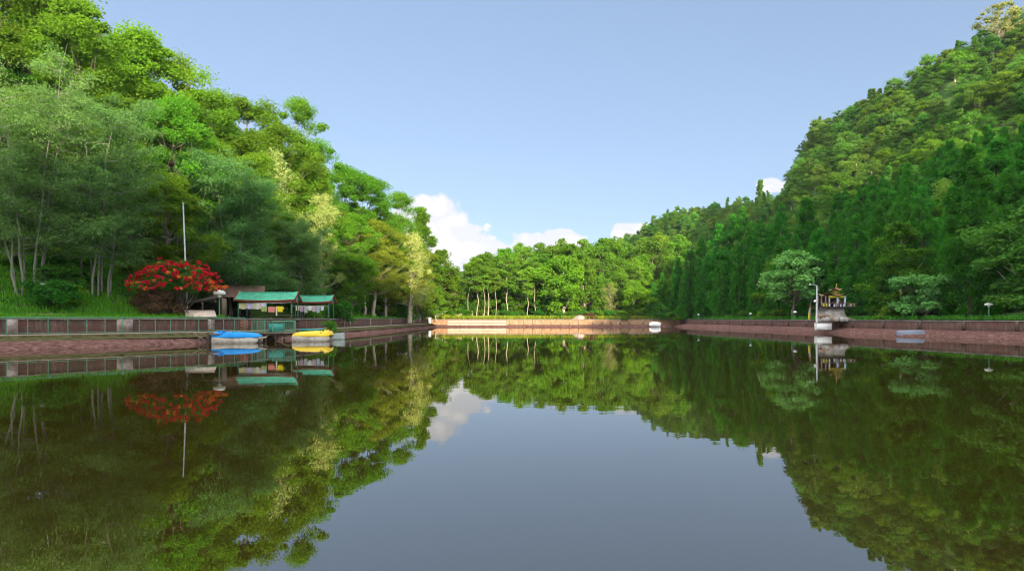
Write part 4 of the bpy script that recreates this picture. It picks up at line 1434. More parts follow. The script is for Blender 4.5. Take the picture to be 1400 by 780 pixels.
# timber shed with the rusty roof
def shed():
    x, y = at(318, 57.0), 57.0
    root = empty('timber_shed', (x, y, 1.68), 'dark open fronted timber shed with a rusty brown roof beside the first shelter', 'shed', rz=0.35)
    for sx in (-1.4, 1.4):
        for sy in (-1.1, 1.6):
            MB().box((sx, sy, 1.15), (0.13, 0.13, 2.3)).build('post', M['timber'], root)
    MB().box((0, 1.75, 1.15), (3.0, 0.06, 2.3)).build('back_wall', M['dark_timber'], root)
    b = MB(); b.box((-1.5, 0.3, 1.15), (0.06, 2.9, 2.3)); b.build('side_wall', M['dark_timber'], root)
    MB().box((1.5, 0.9, 1.15), (0.06, 1.6, 2.3)).build('side_wall', M['dark_timber'], root)
    n = 40
    xs_ = np.linspace(-1.5, 2.9, n)
    rz_ = 0.03 * np.sin(np.arange(n) * math.pi / 1.0 + 0.5)
    for s_ in (-1, 1):
        rows = [np.column_stack([xs_, np.full(n, 0.3 + s_ * 0.0), 3.35 + rz_]), np.column_stack([xs_, np.full(n, 0.3 + s_ * 1.9), 2.15 + rz_]), np.column_stack([xs_, np.full(n, 0.3 + s_ * 1.9), 2.12 + rz_]), np.column_stack([xs_, np.full(n, 0.3), 3.32 + rz_])]
        MB().loft(rows).build('roof_sheet', M['rust_sheet'], root)
    MB().bar((-1.4, -1.1, 1.6), (-0.6, -1.1, 2.25), 0.09).build('brace', M['timber'], root)
    MB().bar((1.4, -1.1, 1.6), (0.6, -1.1, 2.25), 0.09).build('brace', M['timber'], root)
    MB().box((0, -1.1, 2.25), (3.0, 0.12, 0.12)).build('beam', M['timber'], root)
    b = MB(); b.box((0.2, 1.0, 0.45), (1.6, 0.6, 0.06)); b.box((-0.5, 1.0, 0.21), (0.08, 0.5, 0.42)); b.box((0.9, 1.0, 0.21), (0.08, 0.5, 0.42))
    b.build('bench', M['dark_timber'], root)


shed()


# dark lean-to under the red shrub
def lean_to():
    x, y = at(275, 49), 49.6
    root = empty('lean_to', (x, y, 1.68), 'low dark lean-to of boards half hidden under the red flowering shrub', 'shed', rz=0.3)
    MB().add([(-2.0, -1.0, 1.0), (1.6, -1.0, 1.9), (1.6, 1.2, 2.3), (-2.0, 1.2, 1.4), (-2.0, -1.0, 1.06), (1.6, -1.0, 1.96), (1.6, 1.2, 2.36), (-2.0, 1.2, 1.46)],
             [(3, 2, 1, 0), (4, 5, 6, 7), (0, 1, 5, 4), (1, 2, 6, 5), (2, 3, 7, 6), (3, 0, 4, 7)]).build('roof', M['dark_timber'], root)
    MB().box((-0.2, 1.1, 0.75), (3.5, 0.06, 1.5)).build('back_wall', M['dark_timber'], root)
    for sx, hh in ((-1.9, 1.0), (0.0, 1.45), (1.5, 1.85)):
        MB().box((sx, -0.95, hh / 2), (0.12, 0.12, hh)).build('post', M['timber'], root)
    MB().box((1.55, -0.2, 0.9), (0.08, 1.5, 1.8)).build('side_wall', M['timber'], root)


lean_to()


# shelters with swept green roofs
def shelter(name, label, x0, x1, d, z_ridge, z_eave, rz, depth=2.6):
    w = x1 - x0
    x, y = (x0 + x1) / 2, d
    gz = 1.66
    root = empty(name, (x, y, gz), label, 'shelter', 'green roofed shelters', rz)
    hr, he = z_ridge - gz, z_eave - gz
    k = 9
    t = np.linspace(0, 1, k)
    prof = he + (hr - he) * (1 - t) ** 1.45           # sweeps out flat at the eave
    for s_ in (-1, 1):
        rows = []
        for xx in np.linspace(-w / 2, w / 2, 12):
            lift = 0.10 * (abs(xx) / (w / 2)) ** 3
            rows.append(np.column_stack([np.full(k, xx), s_ * t * depth / 2 * 1.1, prof + lift]))
        top = np.array(rows)
        b = MB().loft(top)
        bot = top.copy(); bot[:, :, 2] -= 0.05
        b.loft(bot)
        b.build('roof_slope', M['green_roof'], root, smooth=True)
        ee = top[:, -1, :]
        f = MB()
        rr = [ee + np.array([0, s_ * 0.02, 0.03]), ee + np.array([0, s_ * 0.02, -0.17]), ee + np.array([0, -s_ * 0.03, -0.17]), ee + np.array([0, -s_ * 0.03, 0.0])]
        f.loft(rr)
        f.build('fascia', M['fascia'], root)
        for e in (0, -1):                               # gable boards
            g = top[e]
            sg = -1 if e == 0 else 1
            q = MB().loft([g + np.array([sg * 0.05, 0, 0.05]), g + np.array([sg * 0.05, 0, -0.17]), g + np.array([0, 0, -0.17]), g + np.array([0, 0, 0.03]), g + np.array([sg * 0.05, 0, 0.05])])
            q.build('gable_board', M['fascia'], root)
    MB().box((0, 0, hr + 0.02), (w, 0.14, 0.07)).build('ridge_cap', M['green_roof'], root)
    for sx in (-1, 1):
        for sy in (-1, 1):
            MB().box((sx * (w / 2 - 0.3), sy * (depth / 2 - 0.25), he / 2), (0.1, 0.1, he + 0.1)).build('post', M['green_metal'], root)
        MB().box((sx * (w / 2 - 0.3), 0, he - 0.08), (0.1, depth - 0.4, 0.1)).build('tie_beam', M['fascia'], root)
        MB().box((sx * (w / 2 - 0.1), 0, (he + hr) / 2 - 0.1), (0.06, 0.06, hr - he)).build('king_post', M['white'], root)
    for sy in (-1, 1):
        MB().box((0, sy * (depth / 2 - 0.25), he - 0.04), (w - 0.4, 0.08, 0.12)).build('eave_beam', M['fascia'], root)
    b = MB(); b.box((0, 0.6, 0.45), (w - 1.2, 0.5, 0.07))
    for sx in (-1, 0, 1):
        b.box((sx * (w / 2 - 0.8), 0.6, 0.21), (0.08, 0.4, 0.42))
    b.build('bench', M['timber'], root)
    MB().box((0, 0, 0.03), (w - 0.1, depth - 0.1, 0.08)).build('floor_slab', M['coping'], root)
    return root


shelter('green_shelter', 'nearer shelter with a swept green roof and red fascia beside the timber shed', at(326, 54), at(404, 54), 54.4, zat(399.5, 54.4), zat(411, 54), 0.10)
shelter('green_shelter', 'farther shelter with a swept green roof partly behind the first one', at(400, 62), at(452, 62), 63.0, zat(404, 63), zat(413, 62.6), 0.06)

# washing on the lines
WASH = [((0.62, 0.6, 0.3), 0.3), ((0.55, 0.55, 0.3), 0.42), ((0.55, 0.42, 0.42), 0.3), ((0.5, 0.45, 0.6), 0.36), ((0.45, 0.42, 0.58), 0.33), ((0.5, 0.52, 0.25), 0.34), ((0.62, 0.62, 0.6), 0.42),
        ((0.66, 0.45, 0.42), 0.32), ((0.65, 0.55, 0.55), 0.3), ((0.35, 0.5, 0.62), 0.34)]
WM = [plain('washing_cloth', c, 0.9, 0.12, 4.0) for c, _ in WASH]


def garment(x, y, z, w, h, mat, label, seed, rz=0.0, shirt=False):
    rg = np.random.RandomState(seed)
    n = 9
    xs_ = np.linspace(-w / 2, w / 2, n)
    rows = []
    ph = rg.uniform(0, 6)
    for k, zz in enumerate(np.linspace(0, -h, 6)):
        rows.append(np.column_stack([xs_ * (1 - 0.06 * k / 5), 0.025 * (k / 5) * np.sin(xs_ / w * 9 + ph), np.full(n, zz) - 0.02 * rg.uniform(0, 1) * (k == 5)]))
    A = np.array(rows)
    B_ = A + np.array([0, 0.018, 0])
    b = MB().loft(A).loft(B_)
    for e in (0, -1):
        b.loft([A[e], B_[e]])
    b.loft([A[:, 0], B_[:, 0]]); b.loft([A[:, -1], B_[:, -1]])
    if shirt:
        for s_ in (-1, 1):
            b.prism([(s_ * w / 2 * 0.98, 0.0, 0), (s_ * (w / 2 + 0.16), 0.0, -0.2), (s_ * (w / 2 + 0.06), 0.0, -0.27), (s_ * w / 2 * 0.95, 0.0, -0.14)], (0, 0.02, 0))
    o = b.build('washing', mat, loc=(x, y, z), smooth=True)
    o.rotation_euler = (0, 0, rz)
    return tag(o, label, 'washing', 'clothes and cloths hung out under the shelter roofs')


colour_words = ['pale yellow cloth at the left end of the line', 'pale olive cloth second along the line', 'dusty pink cloth third along the line', 'lilac cloth hanging left of the middle', 'mauve cloth hanging beside the lilac one',
                'yellow green cloth in the middle of the line', 'long white cloth in the middle of the line', 'salmon cloth right of the long white one', 'pale pink cloth near the right end of the line', 'pale blue cloth at the right end of the line']
d_ = 53.0
lineroot = empty('clothesline', (at(344, d_), d_, zat(413.8, d_)), 'cord strung under the front eave of the nearer shelter', 'clothesline')
MB().tube([(-1.2, 0, 0.03), (0, 0, -0.02), (1.3, 0, 0.02), (2.4, 0, -0.01), (3.6, 0, 0.05)], 0.012, 5).build('cord', M['white'], lineroot)
pxs = [329, 333, 337.5, 341, 345, 349, 352, 356, 359.5, 362.5]
for q in range(10):
    garment(at(pxs[q], d_), d_ - 0.02, zat(414, d_), 0.27, 0.36 + WASH[q][1] * 0.5, WM[q], 'nearer shelter: ' + colour_words[q], q)
garment(at(361, 52.6), 52.6, zat(419, 52.6), 0.5, 0.42, plain('olive_cloth', (0.28, 0.36, 0.12), 0.9, 0.1), 'wide olive green towel hanging low under the nearer shelter', 31)
garment(at(371, 52.6), 52.6, zat(419, 52.6), 0.62, 0.5, plain('pink_cloth', (0.62, 0.22, 0.18), 0.9, 0.1), 'wide salmon pink cloth hanging low under the nearer shelter', 32)
garment(at(383, 52.6), 52.6, zat(418.5, 52.6), 0.46, 0.5, plain('yellow_cloth', (0.68, 0.55, 0.02), 0.9, 0.1), 'bright yellow shirt hanging at the right end of the nearer shelter', 33, shirt=True)
garment(at(378, 52.7), 52.7, zat(419, 52.7), 0.16, 0.8, plain('cream_cloth', (0.66, 0.62, 0.52), 0.9, 0.1), 'narrow cream cloth hanging left of the yellow shirt', 34)
d2 = 61.4
l2 = empty('clothesline', (at(425, d2), d2, zat(418, d2)), 'cord strung under the front eave of the farther shelter', 'clothesline')
MB().tube([(-2.0, 0, 0.03), (-0.5, 0, -0.02), (0.8, 0, 0.01), (1.9, 0, 0.04)], 0.012, 5).build('cord', M['white'], l2)
cw2 = ['cream cloth first along the line', 'mauve cloth second along the line', 'grey cloth third along the line', 'white shirt in the middle of the line', 'pink cloth right of the white shirt', 'grey blue cloth near the right end', 'lilac cloth at the right end']
cc2 = [(0.55, 0.5, 0.35), (0.4, 0.3, 0.35), (0.4, 0.38, 0.36), (0.62, 0.62, 0.62), (0.5, 0.34, 0.34), (0.34, 0.38, 0.45), (0.5, 0.46, 0.58)]
for q in range(7):
    garment(at(407 + q * 5.6, d2), d2 - 0.02, zat(418.2, d2), 0.36, 0.45 + 0.12 * (q % 3), plain('washing_cloth', cc2[q], 0.9, 0.12), 'farther shelter: ' + cw2[q], 50 + q, shirt=(q == 3))


# jetty with its green fence
def jetty():
    y0, y1 = 46.6, 49.0
    x0, x1 = at(318, 47.5), at(404, 47)
    cx, cy = (x0 + x1) / 2, (y0 + y1) / 2
    w, dp = x1 - x0, y1 - y0
    root = empty('jetty', (cx, cy, 0.0), 'timber landing stage on dark posts between the two pedal boats', 'jetty', rz=0.05)
    b = MB()
    n = 24
    for q in range(n):
        b.box((-w / 2 + (q + 0.5) * w / n, 0, 0.62), (w / n - 0.02, dp, 0.05))
    b.build('deck', M['timber'], root)
    MB().box((0, -dp / 2 + 0.1, 0.52), (w, 0.1, 0.14)).build('edge_beam', M['dark_timber'], root)
    MB().box((0, dp / 2 - 0.1, 0.52), (w, 0.1, 0.14)).build('edge_beam', M['dark_timber'], root)
    rgj = random.Random(3)
    for q in range(8):
        for sy in (-1, 1):
            xx = -w / 2 + 0.2 + q * (w - 0.4) / 7
            MB().tube([(xx, sy * (dp / 2 - 0.12), -0.6), (xx + rgj.uniform(-0.05, 0.05), sy * (dp / 2 - 0.12), 0.6)], 0.07, 7).build('pile', M['dark_timber'], root)
    for q in range(3):
        a_ = -w / 2 + 0.3 + q * 1.7
        MB().bar((a_, -dp / 2 + 0.02, -0.1), (a_ + 1.2, -dp / 2 + 0.02, 0.45), 0.06).build('brace', M['timber'], root)
    return root, w, dp, cx, cy


jt, jw, jd, jx, jy = jetty()


def fence_run(label, a, b_, z0, h, step, group='green fences on the landing stage'):
    a, b_ = np.array(a), np.array(b_)
    c = (a + b_) / 2
    L_ = float(np.linalg.norm(b_ - a))
    ang = math.atan2(b_[1] - a[1], b_[0] - a[0])
    root = empty('green_fence', (c[0], c[1], z0), label, 'fence', group, ang)
    for z in (h, h * 0.12):
        MB().tube([(-L_ / 2, 0, z), (L_ / 2, 0, z)], 0.025, 6).build('rail', M['green_metal'], root)
    m = max(2, int(L_ / step))
    b2 = MB()
    for q in range(m + 1):
        xx = -L_ / 2 + q * L_ / m
        if q in (0, m):
            MB().tube([(xx, 0, -0.02), (xx, 0, h + 0.05)], 0.04, 6).build('post', M['green_metal'], root)
        else:
            b2.tube([(xx, 0, h * 0.12), (xx, 0, h)], 0.014, 5)
    b2.build('bars', M['green_metal'], root)
    return root


fence_run('green barred fence at the left front of the landing stage', (at(345, 46.8), 46.75), (at(362, 46.8), 46.75), 0.64, 0.98, 0.16)
fence_run('green barred fence at the right front of the landing stage', (at(373, 46.8), 46.75), (at(404, 46.8), 46.78), 0.64, 0.92, 0.16)
fence_run('green barred fence across the back of the landing stage', (at(352, 48.8), 48.85), (at(402, 48.8), 48.85), 0.64, 0.95, 0.16)

# diagonal red and white striped board by the shed
x, y = at(330.5, 47.0), 47.4
sb = empty('striped_board', (x, y, 0.66), 'board with slanting red and pale stripes standing left of the landing stage fence', 'board', rz=0.1)
MB().box((0, 0, 0.55), (0.55, 0.04, 0.9)).build('panel', M['fascia'], sb)
b = MB()
for q in range(4):
    z0 = 0.16 + q * 0.22
    b.prism([(-0.27, -0.025, z0 + 0.2), (-0.27, -0.025, z0 + 0.1), (0.27, -0.025, z0 - 0.04), (0.27, -0.025, z0 + 0.06)], (0, -0.006, 0))
b.build('stripes', M['timber'], sb)
for sx in (-0.25, 0.25):
    MB().box((sx, 0.05, 0.5), (0.05, 0.05, 1.04)).build('post', M['green_metal'], sb)

# teal counter on the stage
x, y = at(378, 48), 48.0
tb_ = empty('counter', (x, y, 0.66), 'teal green counter standing on the landing stage', 'counter', rz=0.05)
MB().box((0, 0, 0.4), (1.1, 0.5, 0.75)).build('body', M['teal'], tb_)
MB().box((0, 0, 0.80), (1.2, 0.6, 0.05)).build('top', M['coping'], tb_)

# pole on the mud at the left of the blue boat
x, y = at(281, 42.0), 42.3
mp_ = empty('mooring_post', (x, y, 0.0), 'dark timber mooring frame standing in the water left of the blue pedal boat', 'mooring')
MB().box((0.05, 0, 0.2), (0.2, 0.2, 1.1)).build('post', M['dark_timber'], mp_)
MB().bar((-1.1, 0.05, 0.70), (0.9, -0.05, 0.66), 0.1).build('beam', M['timber'], mp_)
MB().bar((-1.0, 0.0, 0.70), (-0.05, 0.0, 0.12), 0.07).build('brace', M['timber'], mp_)
MB().bar((-1.3, -0.05, -0.1), (-0.3, -0.05, 0.5), 0.06).build('brace', M['timber'], mp_)


# pedal boats
def pedal_boat(name, label, loc, L_, Wd, top_mat, rz, beak=True, seed=0):
    root = empty(name, loc, label, 'pedal boat', 'pedal boats moored at the landing stage', rz)
    # two floats under a shared moulded shell
    for s_ in (-1, 1):
        rows = []
        for t in np.linspace(0, 1, 13):
            xx = -L_ / 2 + L_ * t
            wv = 0.26 * (1 - 0.85 * max(0, (t - 0.78) / 0.22) ** 2) * (1 - 0.5 * max(0, (0.1 - t) / 0.1))
            kz = -0.18 + 0.25 * max(0, (t - 0.8) / 0.2) ** 2
            rows.append([(xx, s_ * (Wd / 2 - 0.3) + wv * c_, z_) for c_, z_ in ((-1, 0.40), (-0.95, 0.1), (-0.4, kz), (0.4, kz), (0.95, 0.1), (1, 0.40))])
        b = MB().loft(rows, closed=True)
        b.add(rows[0], [(0, 1, 2, 3), (0, 3, 4, 5)]); b.add(rows[-1], [(3, 2, 1, 0), (5, 4, 3, 0)])
        b.build('float', M['hull'], root, smooth=False)
    # shell: side profile with a seat well
    px_ = np.array([0.0, 0.02, 0.06, 0.13, 0.17, 0.215, 0.25, 0.28, 0.34, 0.50, 0.72, 0.88, 0.97, 1.0])
    pz_ = np.array([0.46, 0.70, 0.78, 0.78, 0.66, 0.56, 0.62, 0.74, 0.80, 0.77, 0.74, 0.68, 0.56, 0.46])
    if not beak:
        px_ = 1 - px_[::-1]; pz_ = pz_[::-1]
    rows = []
    for t, z in zip(px_, pz_):
        xx = -L_ / 2 + L_ * t
        w_ = Wd / 2 * (1 - 0.25 * abs(2 * t - 1) ** 3)
        rows.append([(xx, -w_, 0.38), (xx, -w_, 0.44), (xx, -w_ * 0.97, max(0.45, z - 0.07)), (xx, -w_ * 0.86, z), (xx, 0, z + 0.015), (xx, w_ * 0.86, z), (xx, w_ * 0.97, max(0.45, z - 0.07)), (xx, w_, 0.44), (xx, w_, 0.38)])
    b = MB().loft(rows, closed=True)
    b.build('shell', top_mat, root, smooth=True)
    # seats, pedals, tiller
    sx = -L_ / 2 + L_ * (0.2 if beak else 0.8)
    fw = 1 if beak else -1
    for s_ in (-1, 1):
        b = MB(); b.box((sx, s_ * 0.3, 0.66), (0.36, 0.42, 0.06)); b.box((sx - fw * 0.2, s_ * 0.3, 0.78), (0.05, 0.42, 0.24))
        b.build('seat', top_mat, root)
        MB().tube([(sx + fw * 0.75, s_ * 0.3 - 0.12, 0.80), (sx + fw * 0.75, s_ * 0.3 + 0.12, 0.80)], 0.035, 6).build('pedal', M['black'], root)
    MB().tube([(sx + fw * 0.35, 0, 0.7), (sx + fw * 0.3, 0, 0.92)], 0.02, 6).build('tiller', M['black'], root)
    if beak:
        b = MB().loft([[(L_ / 2 - 0.12, -0.36, 0.42), (L_ / 2 - 0.12, 0.36, 0.42), (L_ / 2 - 0.12, 0.3, 0.22), (L_ / 2 - 0.12, -0.3, 0.22)],
                       [(L_ / 2 + 0.5, -0.06, 0.46), (L_ / 2 + 0.5, 0.06, 0.46), (L_ / 2 + 0.46, 0.05, 0.38), (L_ / 2 + 0.46, -0.05, 0.38)]], closed=True)
        b.build('bow', M['hull'], root)
    return root


pedal_boat('pedal_boat', 'blue pedal boat moored left of the landing stage', (at(325, 43), 43.0, 0.02), 3.25, 1.5, M['blue'], 0.05)
pedal_boat('pedal_boat', 'yellow pedal boat moored right of the landing stage', (at(428, 46.3), 46.3, 0.02), 2.95, 1.5, M['yellow'], -0.04, beak=False)


def rowing_boat(name, label, loc, L_, Wd, H_, mat, rz, group=None, flip=False, tilt=(0, 0)):
    root = empty(name, loc, label, 'boat', group, rz)
    rows, inn = [], []
    for t in np.linspace(0, 1, 15):
        xx = -L_ / 2 + L_ * t
        w_ = Wd / 2 * max(0.04, (1 - max(0, (t - 0.45) / 0.55) ** 2.2)) * (0.8 + 0.2 * min(1, t * 5))
        sh_ = H_ * (1 + 0.25 * max(0, t - 0.6) / 0.4)
        rows.append([(xx, -w_, sh_), (xx, -w_ * 0.82, H_ * 0.35), (xx, -w_ * 0.4, 0), (xx, w_ * 0.4, 0), (xx, w_ * 0.82, H_ * 0.35), (xx, w_, sh_)])
        inn.append([(xx, -w_ * 0.88, sh_), (xx, -w_ * 0.72, H_ * 0.4), (xx, -w_ * 0.35, 0.06), (xx, w_ * 0.35, 0.06), (xx, w_ * 0.72, H_ * 0.4), (xx, w_ * 0.88, sh_)])
    A, B_ = np.array(rows), np.array(inn)
    b = MB().loft(A).loft(B_).loft([A[:, 0], B_[:, 0]]).loft([A[:, -1], B_[:, -1]])
    b.add(A[0], [(0, 1, 4, 5), (1, 2, 3, 4)])
    b.build('hull', mat, root)
    for t in (0.25, 0.55):
        xx = -L_ / 2 + L_ * t
        MB().box((xx, 0, H_ * 0.72), (0.22, Wd * 0.74, 0.04)).build('thwart', M['timber'], root)
    root.rotation_euler = (math.pi * flip + tilt[0], tilt[1], rz)
    return root


rowing_boat('rowing_boat', 'pale grey rowing boat tied up behind the yellow pedal boat', (at(448, 50), 50.2, -0.06), 2.7, 1.1, 0.55, M['grey_hull'], 0.1)
# teal bench boat behind the yellow one
x, y = at(424, 48.6), 48.6
tbo = empty('mooring_raft', (x, y, 0.0), 'low teal railed raft behind the yellow pedal boat', 'raft', rz=0.03)
MB().box((0, 0, 0.45), (2.2, 0.9, 0.1)).build('deck', M['timber'], tbo)
for sx in (-0.8, 0.8):
    MB().lathe([(0, -0.2), (0.3, -0.2), (0.3, 0.38), (0, 0.4)], (sx, 0, 0), 10).build('drum', M['black'], tbo)
MB().box((0, 0.3, 0.86), (2.0, 0.05, 0.16)).build('back_rail', M['teal'], tbo)
for sx in (-0.9, 0, 0.9):
    MB().box((sx, 0.3, 0.7), (0.05, 0.05, 0.5)).build('post', M['teal'], tbo)

# potted bush at the jetty end
x, y = at(447, 52.0), 52.6
rt = empty('potted_bush', (x, y, 0.35), 'dark green potted bush behind the yellow pedal boat', 'bush')
MB().lathe([(0, 0), (0.26, 0), (0.34, 0.4), (0.28, 0.4), (0.0, 0.36)], n=12).build('pot', M['rust_sheet'], rt)
c_ = bpy.data.objects.new('foliage', KIND['shrub_a'][1]); COL.objects.link(c_); c_.parent = rt
c_.location = (0, 0, 0.3); c_.scale = (0.42, 0.42, 0.55)

# ------------------------------------------------------------------ far shore bits
x, y = at(586.5, 123), 123.4
cp = empty('corner_post', (x, y, 0.42), 'white and black painted post where the shaded wall meets the sunlit wall', 'post')
MB().box((0.12, 0, 0.75), (0.5, 0.4, 1.5)).build('white_side', M['white'], cp)
MB().box((-0.26, 0.02, 0.7), (0.26, 0.36, 1.4)).build('black_side', M['black'], cp)
MB().box((0.02, 0, 1.54), (0.8, 0.5, 0.08)).build('cap', M['white'], cp)
x, y = at(604.5, 127.2), 127.6
MPo = empty('marker_post', (x, y, 1.66), 'thin white marker post on the far wall left of the small shrine', 'post')
MB().tube([(0, 0, -0.1), (0, 0, 1.15)], 0.09, 8).build('shaft', M['white'], MPo)
MB().lathe([(0, 0), (0.12, 0), (0.12, 0.08), (0, 0.12)], (0, 0, 1.15), 8).build('cap', M['white'], MPo)
x, y = at(629.5, 128), 128.6
hs_ = empty('small_shrine', (x, y, 1.66), 'small cream arched shrine on the far wall', 'shrine')
ang = np.linspace(0, math.pi, 11)
outer = [(-0.7, 0, 0)] + [(-0.7 * math.cos(a), 0, 0.55 + 0.62 * math.sin(a)) for a in ang] + [(0.7, 0, 0)]
inner = [(-0.36, 0, 0)] + [(-0.36 * math.cos(a), 0, 0.42 + 0.3 * math.sin(a)) for a in ang] + [(0.36, 0, 0)]
fr_, bk_ = np.array(outer), np.array(inner)
b = MB().loft([fr_, bk_]).loft([fr_ + np.array([0, 0.8, 0]), bk_ + np.array([0, 0.8, 0])]).loft([fr_, fr_ + np.array([0, 0.8, 0])]).loft([bk_, bk_ + np.array([0, 0.8, 0])])
b.build('arch', M['cream'], hs_)
MB().box((0, 0.76, 0.4), (1.3, 0.05, 0.8)).build('back_wall', M['rust_sheet'], hs_)
MB().lathe([(0, 0.02), (0.2, 0.02), (0.17, 0.3), (0.1, 0.42), (0.08, 0.5), (0, 0.55)], (0, 0.4, 0), 10).build('idol', M['stone'], hs_, smooth=True)
rb_ = empty('white_rock', (at(791, 126.6), 127.1, 1.66), 'white painted boulder lying on the far wall below the bright round tree', 'boulder')
rg = np.random.RandomState(8)
b = MB()
rows = []
for q, (r_, z_) in enumerate(((0.0, 0.75), (0.55, 0.68), (0.95, 0.42), (1.1, 0.1), (1.05, -0.2))):
    rows.append([(r_ * 1.3 * math.cos(a) * (1 + 0.1 * math.sin(3 * a + q)), r_ * 0.7 * math.sin(a), z_ + 0.05 * math.sin(2 * a + q) + 0.12 * math.cos(a)) for a in np.linspace(0, 6.283, 14, endpoint=False)])
b.loft(rows, closed=True)
b.build('rock', M['whitewash'], rb_, smooth=True)
rowing_boat('rowing_boat', 'white boat end lying against the far right corner of the wall', (at(896, 124.5), 125.0, 0.1), 2.3, 1.5, 0.7, M['white'], R(170), tilt=(R(38), R(-6)))
rowing_boat('rowing_boat', 'blue grey upturned boat on the dark mud at right', (at(1249, 58), 58.6, 0.62), 2.5, 1.0, 0.38, M['blue_grey'], R(176), flip=True, tilt=(R(-2), R(1)))


# ------------------------------------------------------------------ shrine on the right bank
def shrine():
    d = 74.5
    x = at(1136, d)
    root = empty('hillside_shrine', (x, d, 1.6), 'small two storey shrine with yellow trim and curved roof on the right bank', 'shrine')
    H1 = zat(418.5, d) - 1.6
    rg = np.random.RandomState(12)
    # rubble base
    b = MB()
    n = 26
    rows = []
    for z_, s_ in ((-0.2, 1.12), (0.4, 1.08), (0.9, 1.0), (H1 - 0.15, 0.93)):
        rows.append([(1.55 * s_ * np.sign(math.cos(a)) * abs(math.cos(a)) ** 0.55 * (1 + 0.06 * rg.normal()) + 0.05, 1.3 * s_ * np.sign(math.sin(a)) * abs(math.sin(a)) ** 0.55 * (1 + 0.05 * rg.normal()), z_ + 0.05 * rg.normal()) for a in np.linspace(0, 6.283, n, endpoint=False)])
    b.loft(rows, closed=True)
    b.build('rubble_base', M['stone'], root)
    for q in range(20):
        bb = MB()
        cx = -2.0 + (q % 14) * 0.34 + rg.uniform(-0.2, 0.2)
        rr = rg.uniform(0.14, 0.4)
        zb = 0.05 if q < 14 else rg.uniform(0.3, 0.6)
        yb = -1.5 if q < 14 else -1.3
        ph = rg.uniform(0, 6)
        rows = [[(cx + rr * 1.2 * r_ * math.cos(a) * (1 + 0.18 * math.sin(2 * a + ph)), yb + rr * r_ * math.sin(a) * 0.8, rr * z_ * 0.8 + zb + 0.08 * rr * math.sin(3 * a + ph)) for a in np.linspace(0, 6.283, 9, endpoint=False)] for r_, z_ in ((0.02, 1.3), (0.55, 1.15), (1.0, 0.5), (1.05, -0.2), (0.8, -0.8))]
        bb.loft(rows, closed=True)
        bb.build('boulder', M['brown_stone'] if rg.uniform() < 0.6 else M['stone'], root, smooth=True)
    # deck and balustrade
    MB().box((0.15, 0, H1 - 0.06), (4.3, 3.2, 0.16)).build('deck', M['dark_timber'], root)
    for sx in np.linspace(-1.9, 2.2, 9):
        MB().box((sx, -1.5, H1 + 0.28), (0.07, 0.07, 0.5)).build('baluster', M['rust_sheet'], root)
    MB().box((0.15, -1.5, H1 + 0.52), (4.2, 0.08, 0.07)).build('handrail', M['rust_sheet'], root)
    cols = [M['whitewash'], M['rust_sheet'], M['pale_blue'], M['whitewash'], M['yellow_trim']]
    for q in range(13):
        if rg.uniform() < 0.2:
            continue
        cx = -1.8 + q * 0.33 + rg.uniform(-0.1, 0.1)
        k = rg.uniform(0.55, 1.0)
        bb = MB().lathe([(0, 0), (0.09 * k, 0), (0.12 * k, 0.2 * k), (0.08 * k, 0.22 * k), (0.17 * k, 0.34 * k), (0.12 * k, 0.46 * k), (0, 0.5 * k)], (cx, -1.62 + rg.uniform(-0.05, 0.1), H1 + 0.02), 8)
        bb.build('flower_pot', cols[rg.randint(5)], root)
    # hut
    HH = zat(402.5, d) - 1.6
    w0 = 0.95
    for sx, mt in ((-1.25, M['rust_sheet']), (-0.75, M['pale_bark']), (0.35, M['pale_blue']), (1.35, M['pale_blue'])):
        for sy in (-1.0, 1.0):
            MB().box((sx, sy, (H1 + HH) / 2), (0.2 if mt is M['pale_blue'] else 0.12, 0.2, HH - H1)).build('column', mt, root)
    MB().box((0.1, 1.15, (H1 + HH) / 2), (2.9, 0.1, HH - H1)).build('back_wall', M['dark_timber'], root)
    MB().box((0.85, -0.2, (H1 + HH) / 2 - 0.15), (0.8, 0.8, HH - H1 - 0.3)).build('altar', M['rust_sheet'], root)
    MB().lathe([(0, 0), (0.16, 0.02), (0.2, 0.16), (0.12, 0.3), (0, 0.34)], (0.7, -0.7, H1 + 0.75), 10).build('idol', M['yellow_trim'], root, smooth=True)
    # scalloped yellow valance
    b = MB()
    m = 22
    for q in range(m):
        x0_ = -0.9 + q * 2.1 / m
        b.prism([(x0_, -1.14, HH + 0.06), (x0_ + 2.1 / m, -1.14, HH + 0.06), (x0_ + 2.1 / m, -1.14, HH - 0.14), (x0_ + 1.05 / m, -1.14, HH - 0.28), (x0_, -1.14, HH - 0.14)], (0, 0.03, 0))
    b.build('valance', M['yellow_trim'], root)

    def curved_roof(cx, z0, hw, hd, rise, mat, nm):
        rows = []
        for t in np.linspace(0, 1, 7):
            ring = []
            for a in np.linspace(0, 6.283, 32, endpoint=False):
                ca, sa = math.cos(a), math.sin(a)
                sq = 1 / max(abs(ca), abs(sa))
                corner = (abs(math.sin(2 * a))) ** 3
                ring.append((cx + hw * (1 - t) * ca * sq, hd * (1 - t) * sa * sq, z0 + rise * (t ** 1.5) + 0.32 * corner * (1 - t) ** 3 * hw))
            rows.append(ring)
        MB().loft(rows, closed=True).build(nm, mat, root, smooth=True)
    curved_roof(0.2, HH + 0.05, 1.45, 1.45, 0.5, M['shrine_roof'], 'lower_roof')
    MB().box((0.75, 0, HH + 0.6), (0.7, 0.6, 0.5)).build('lantern', M['yellow_trim'], root)
    curved_roof(0.75, HH + 0.8, 0.8, 0.75, 0.5, M['shrine_roof'], 'upper_roof')
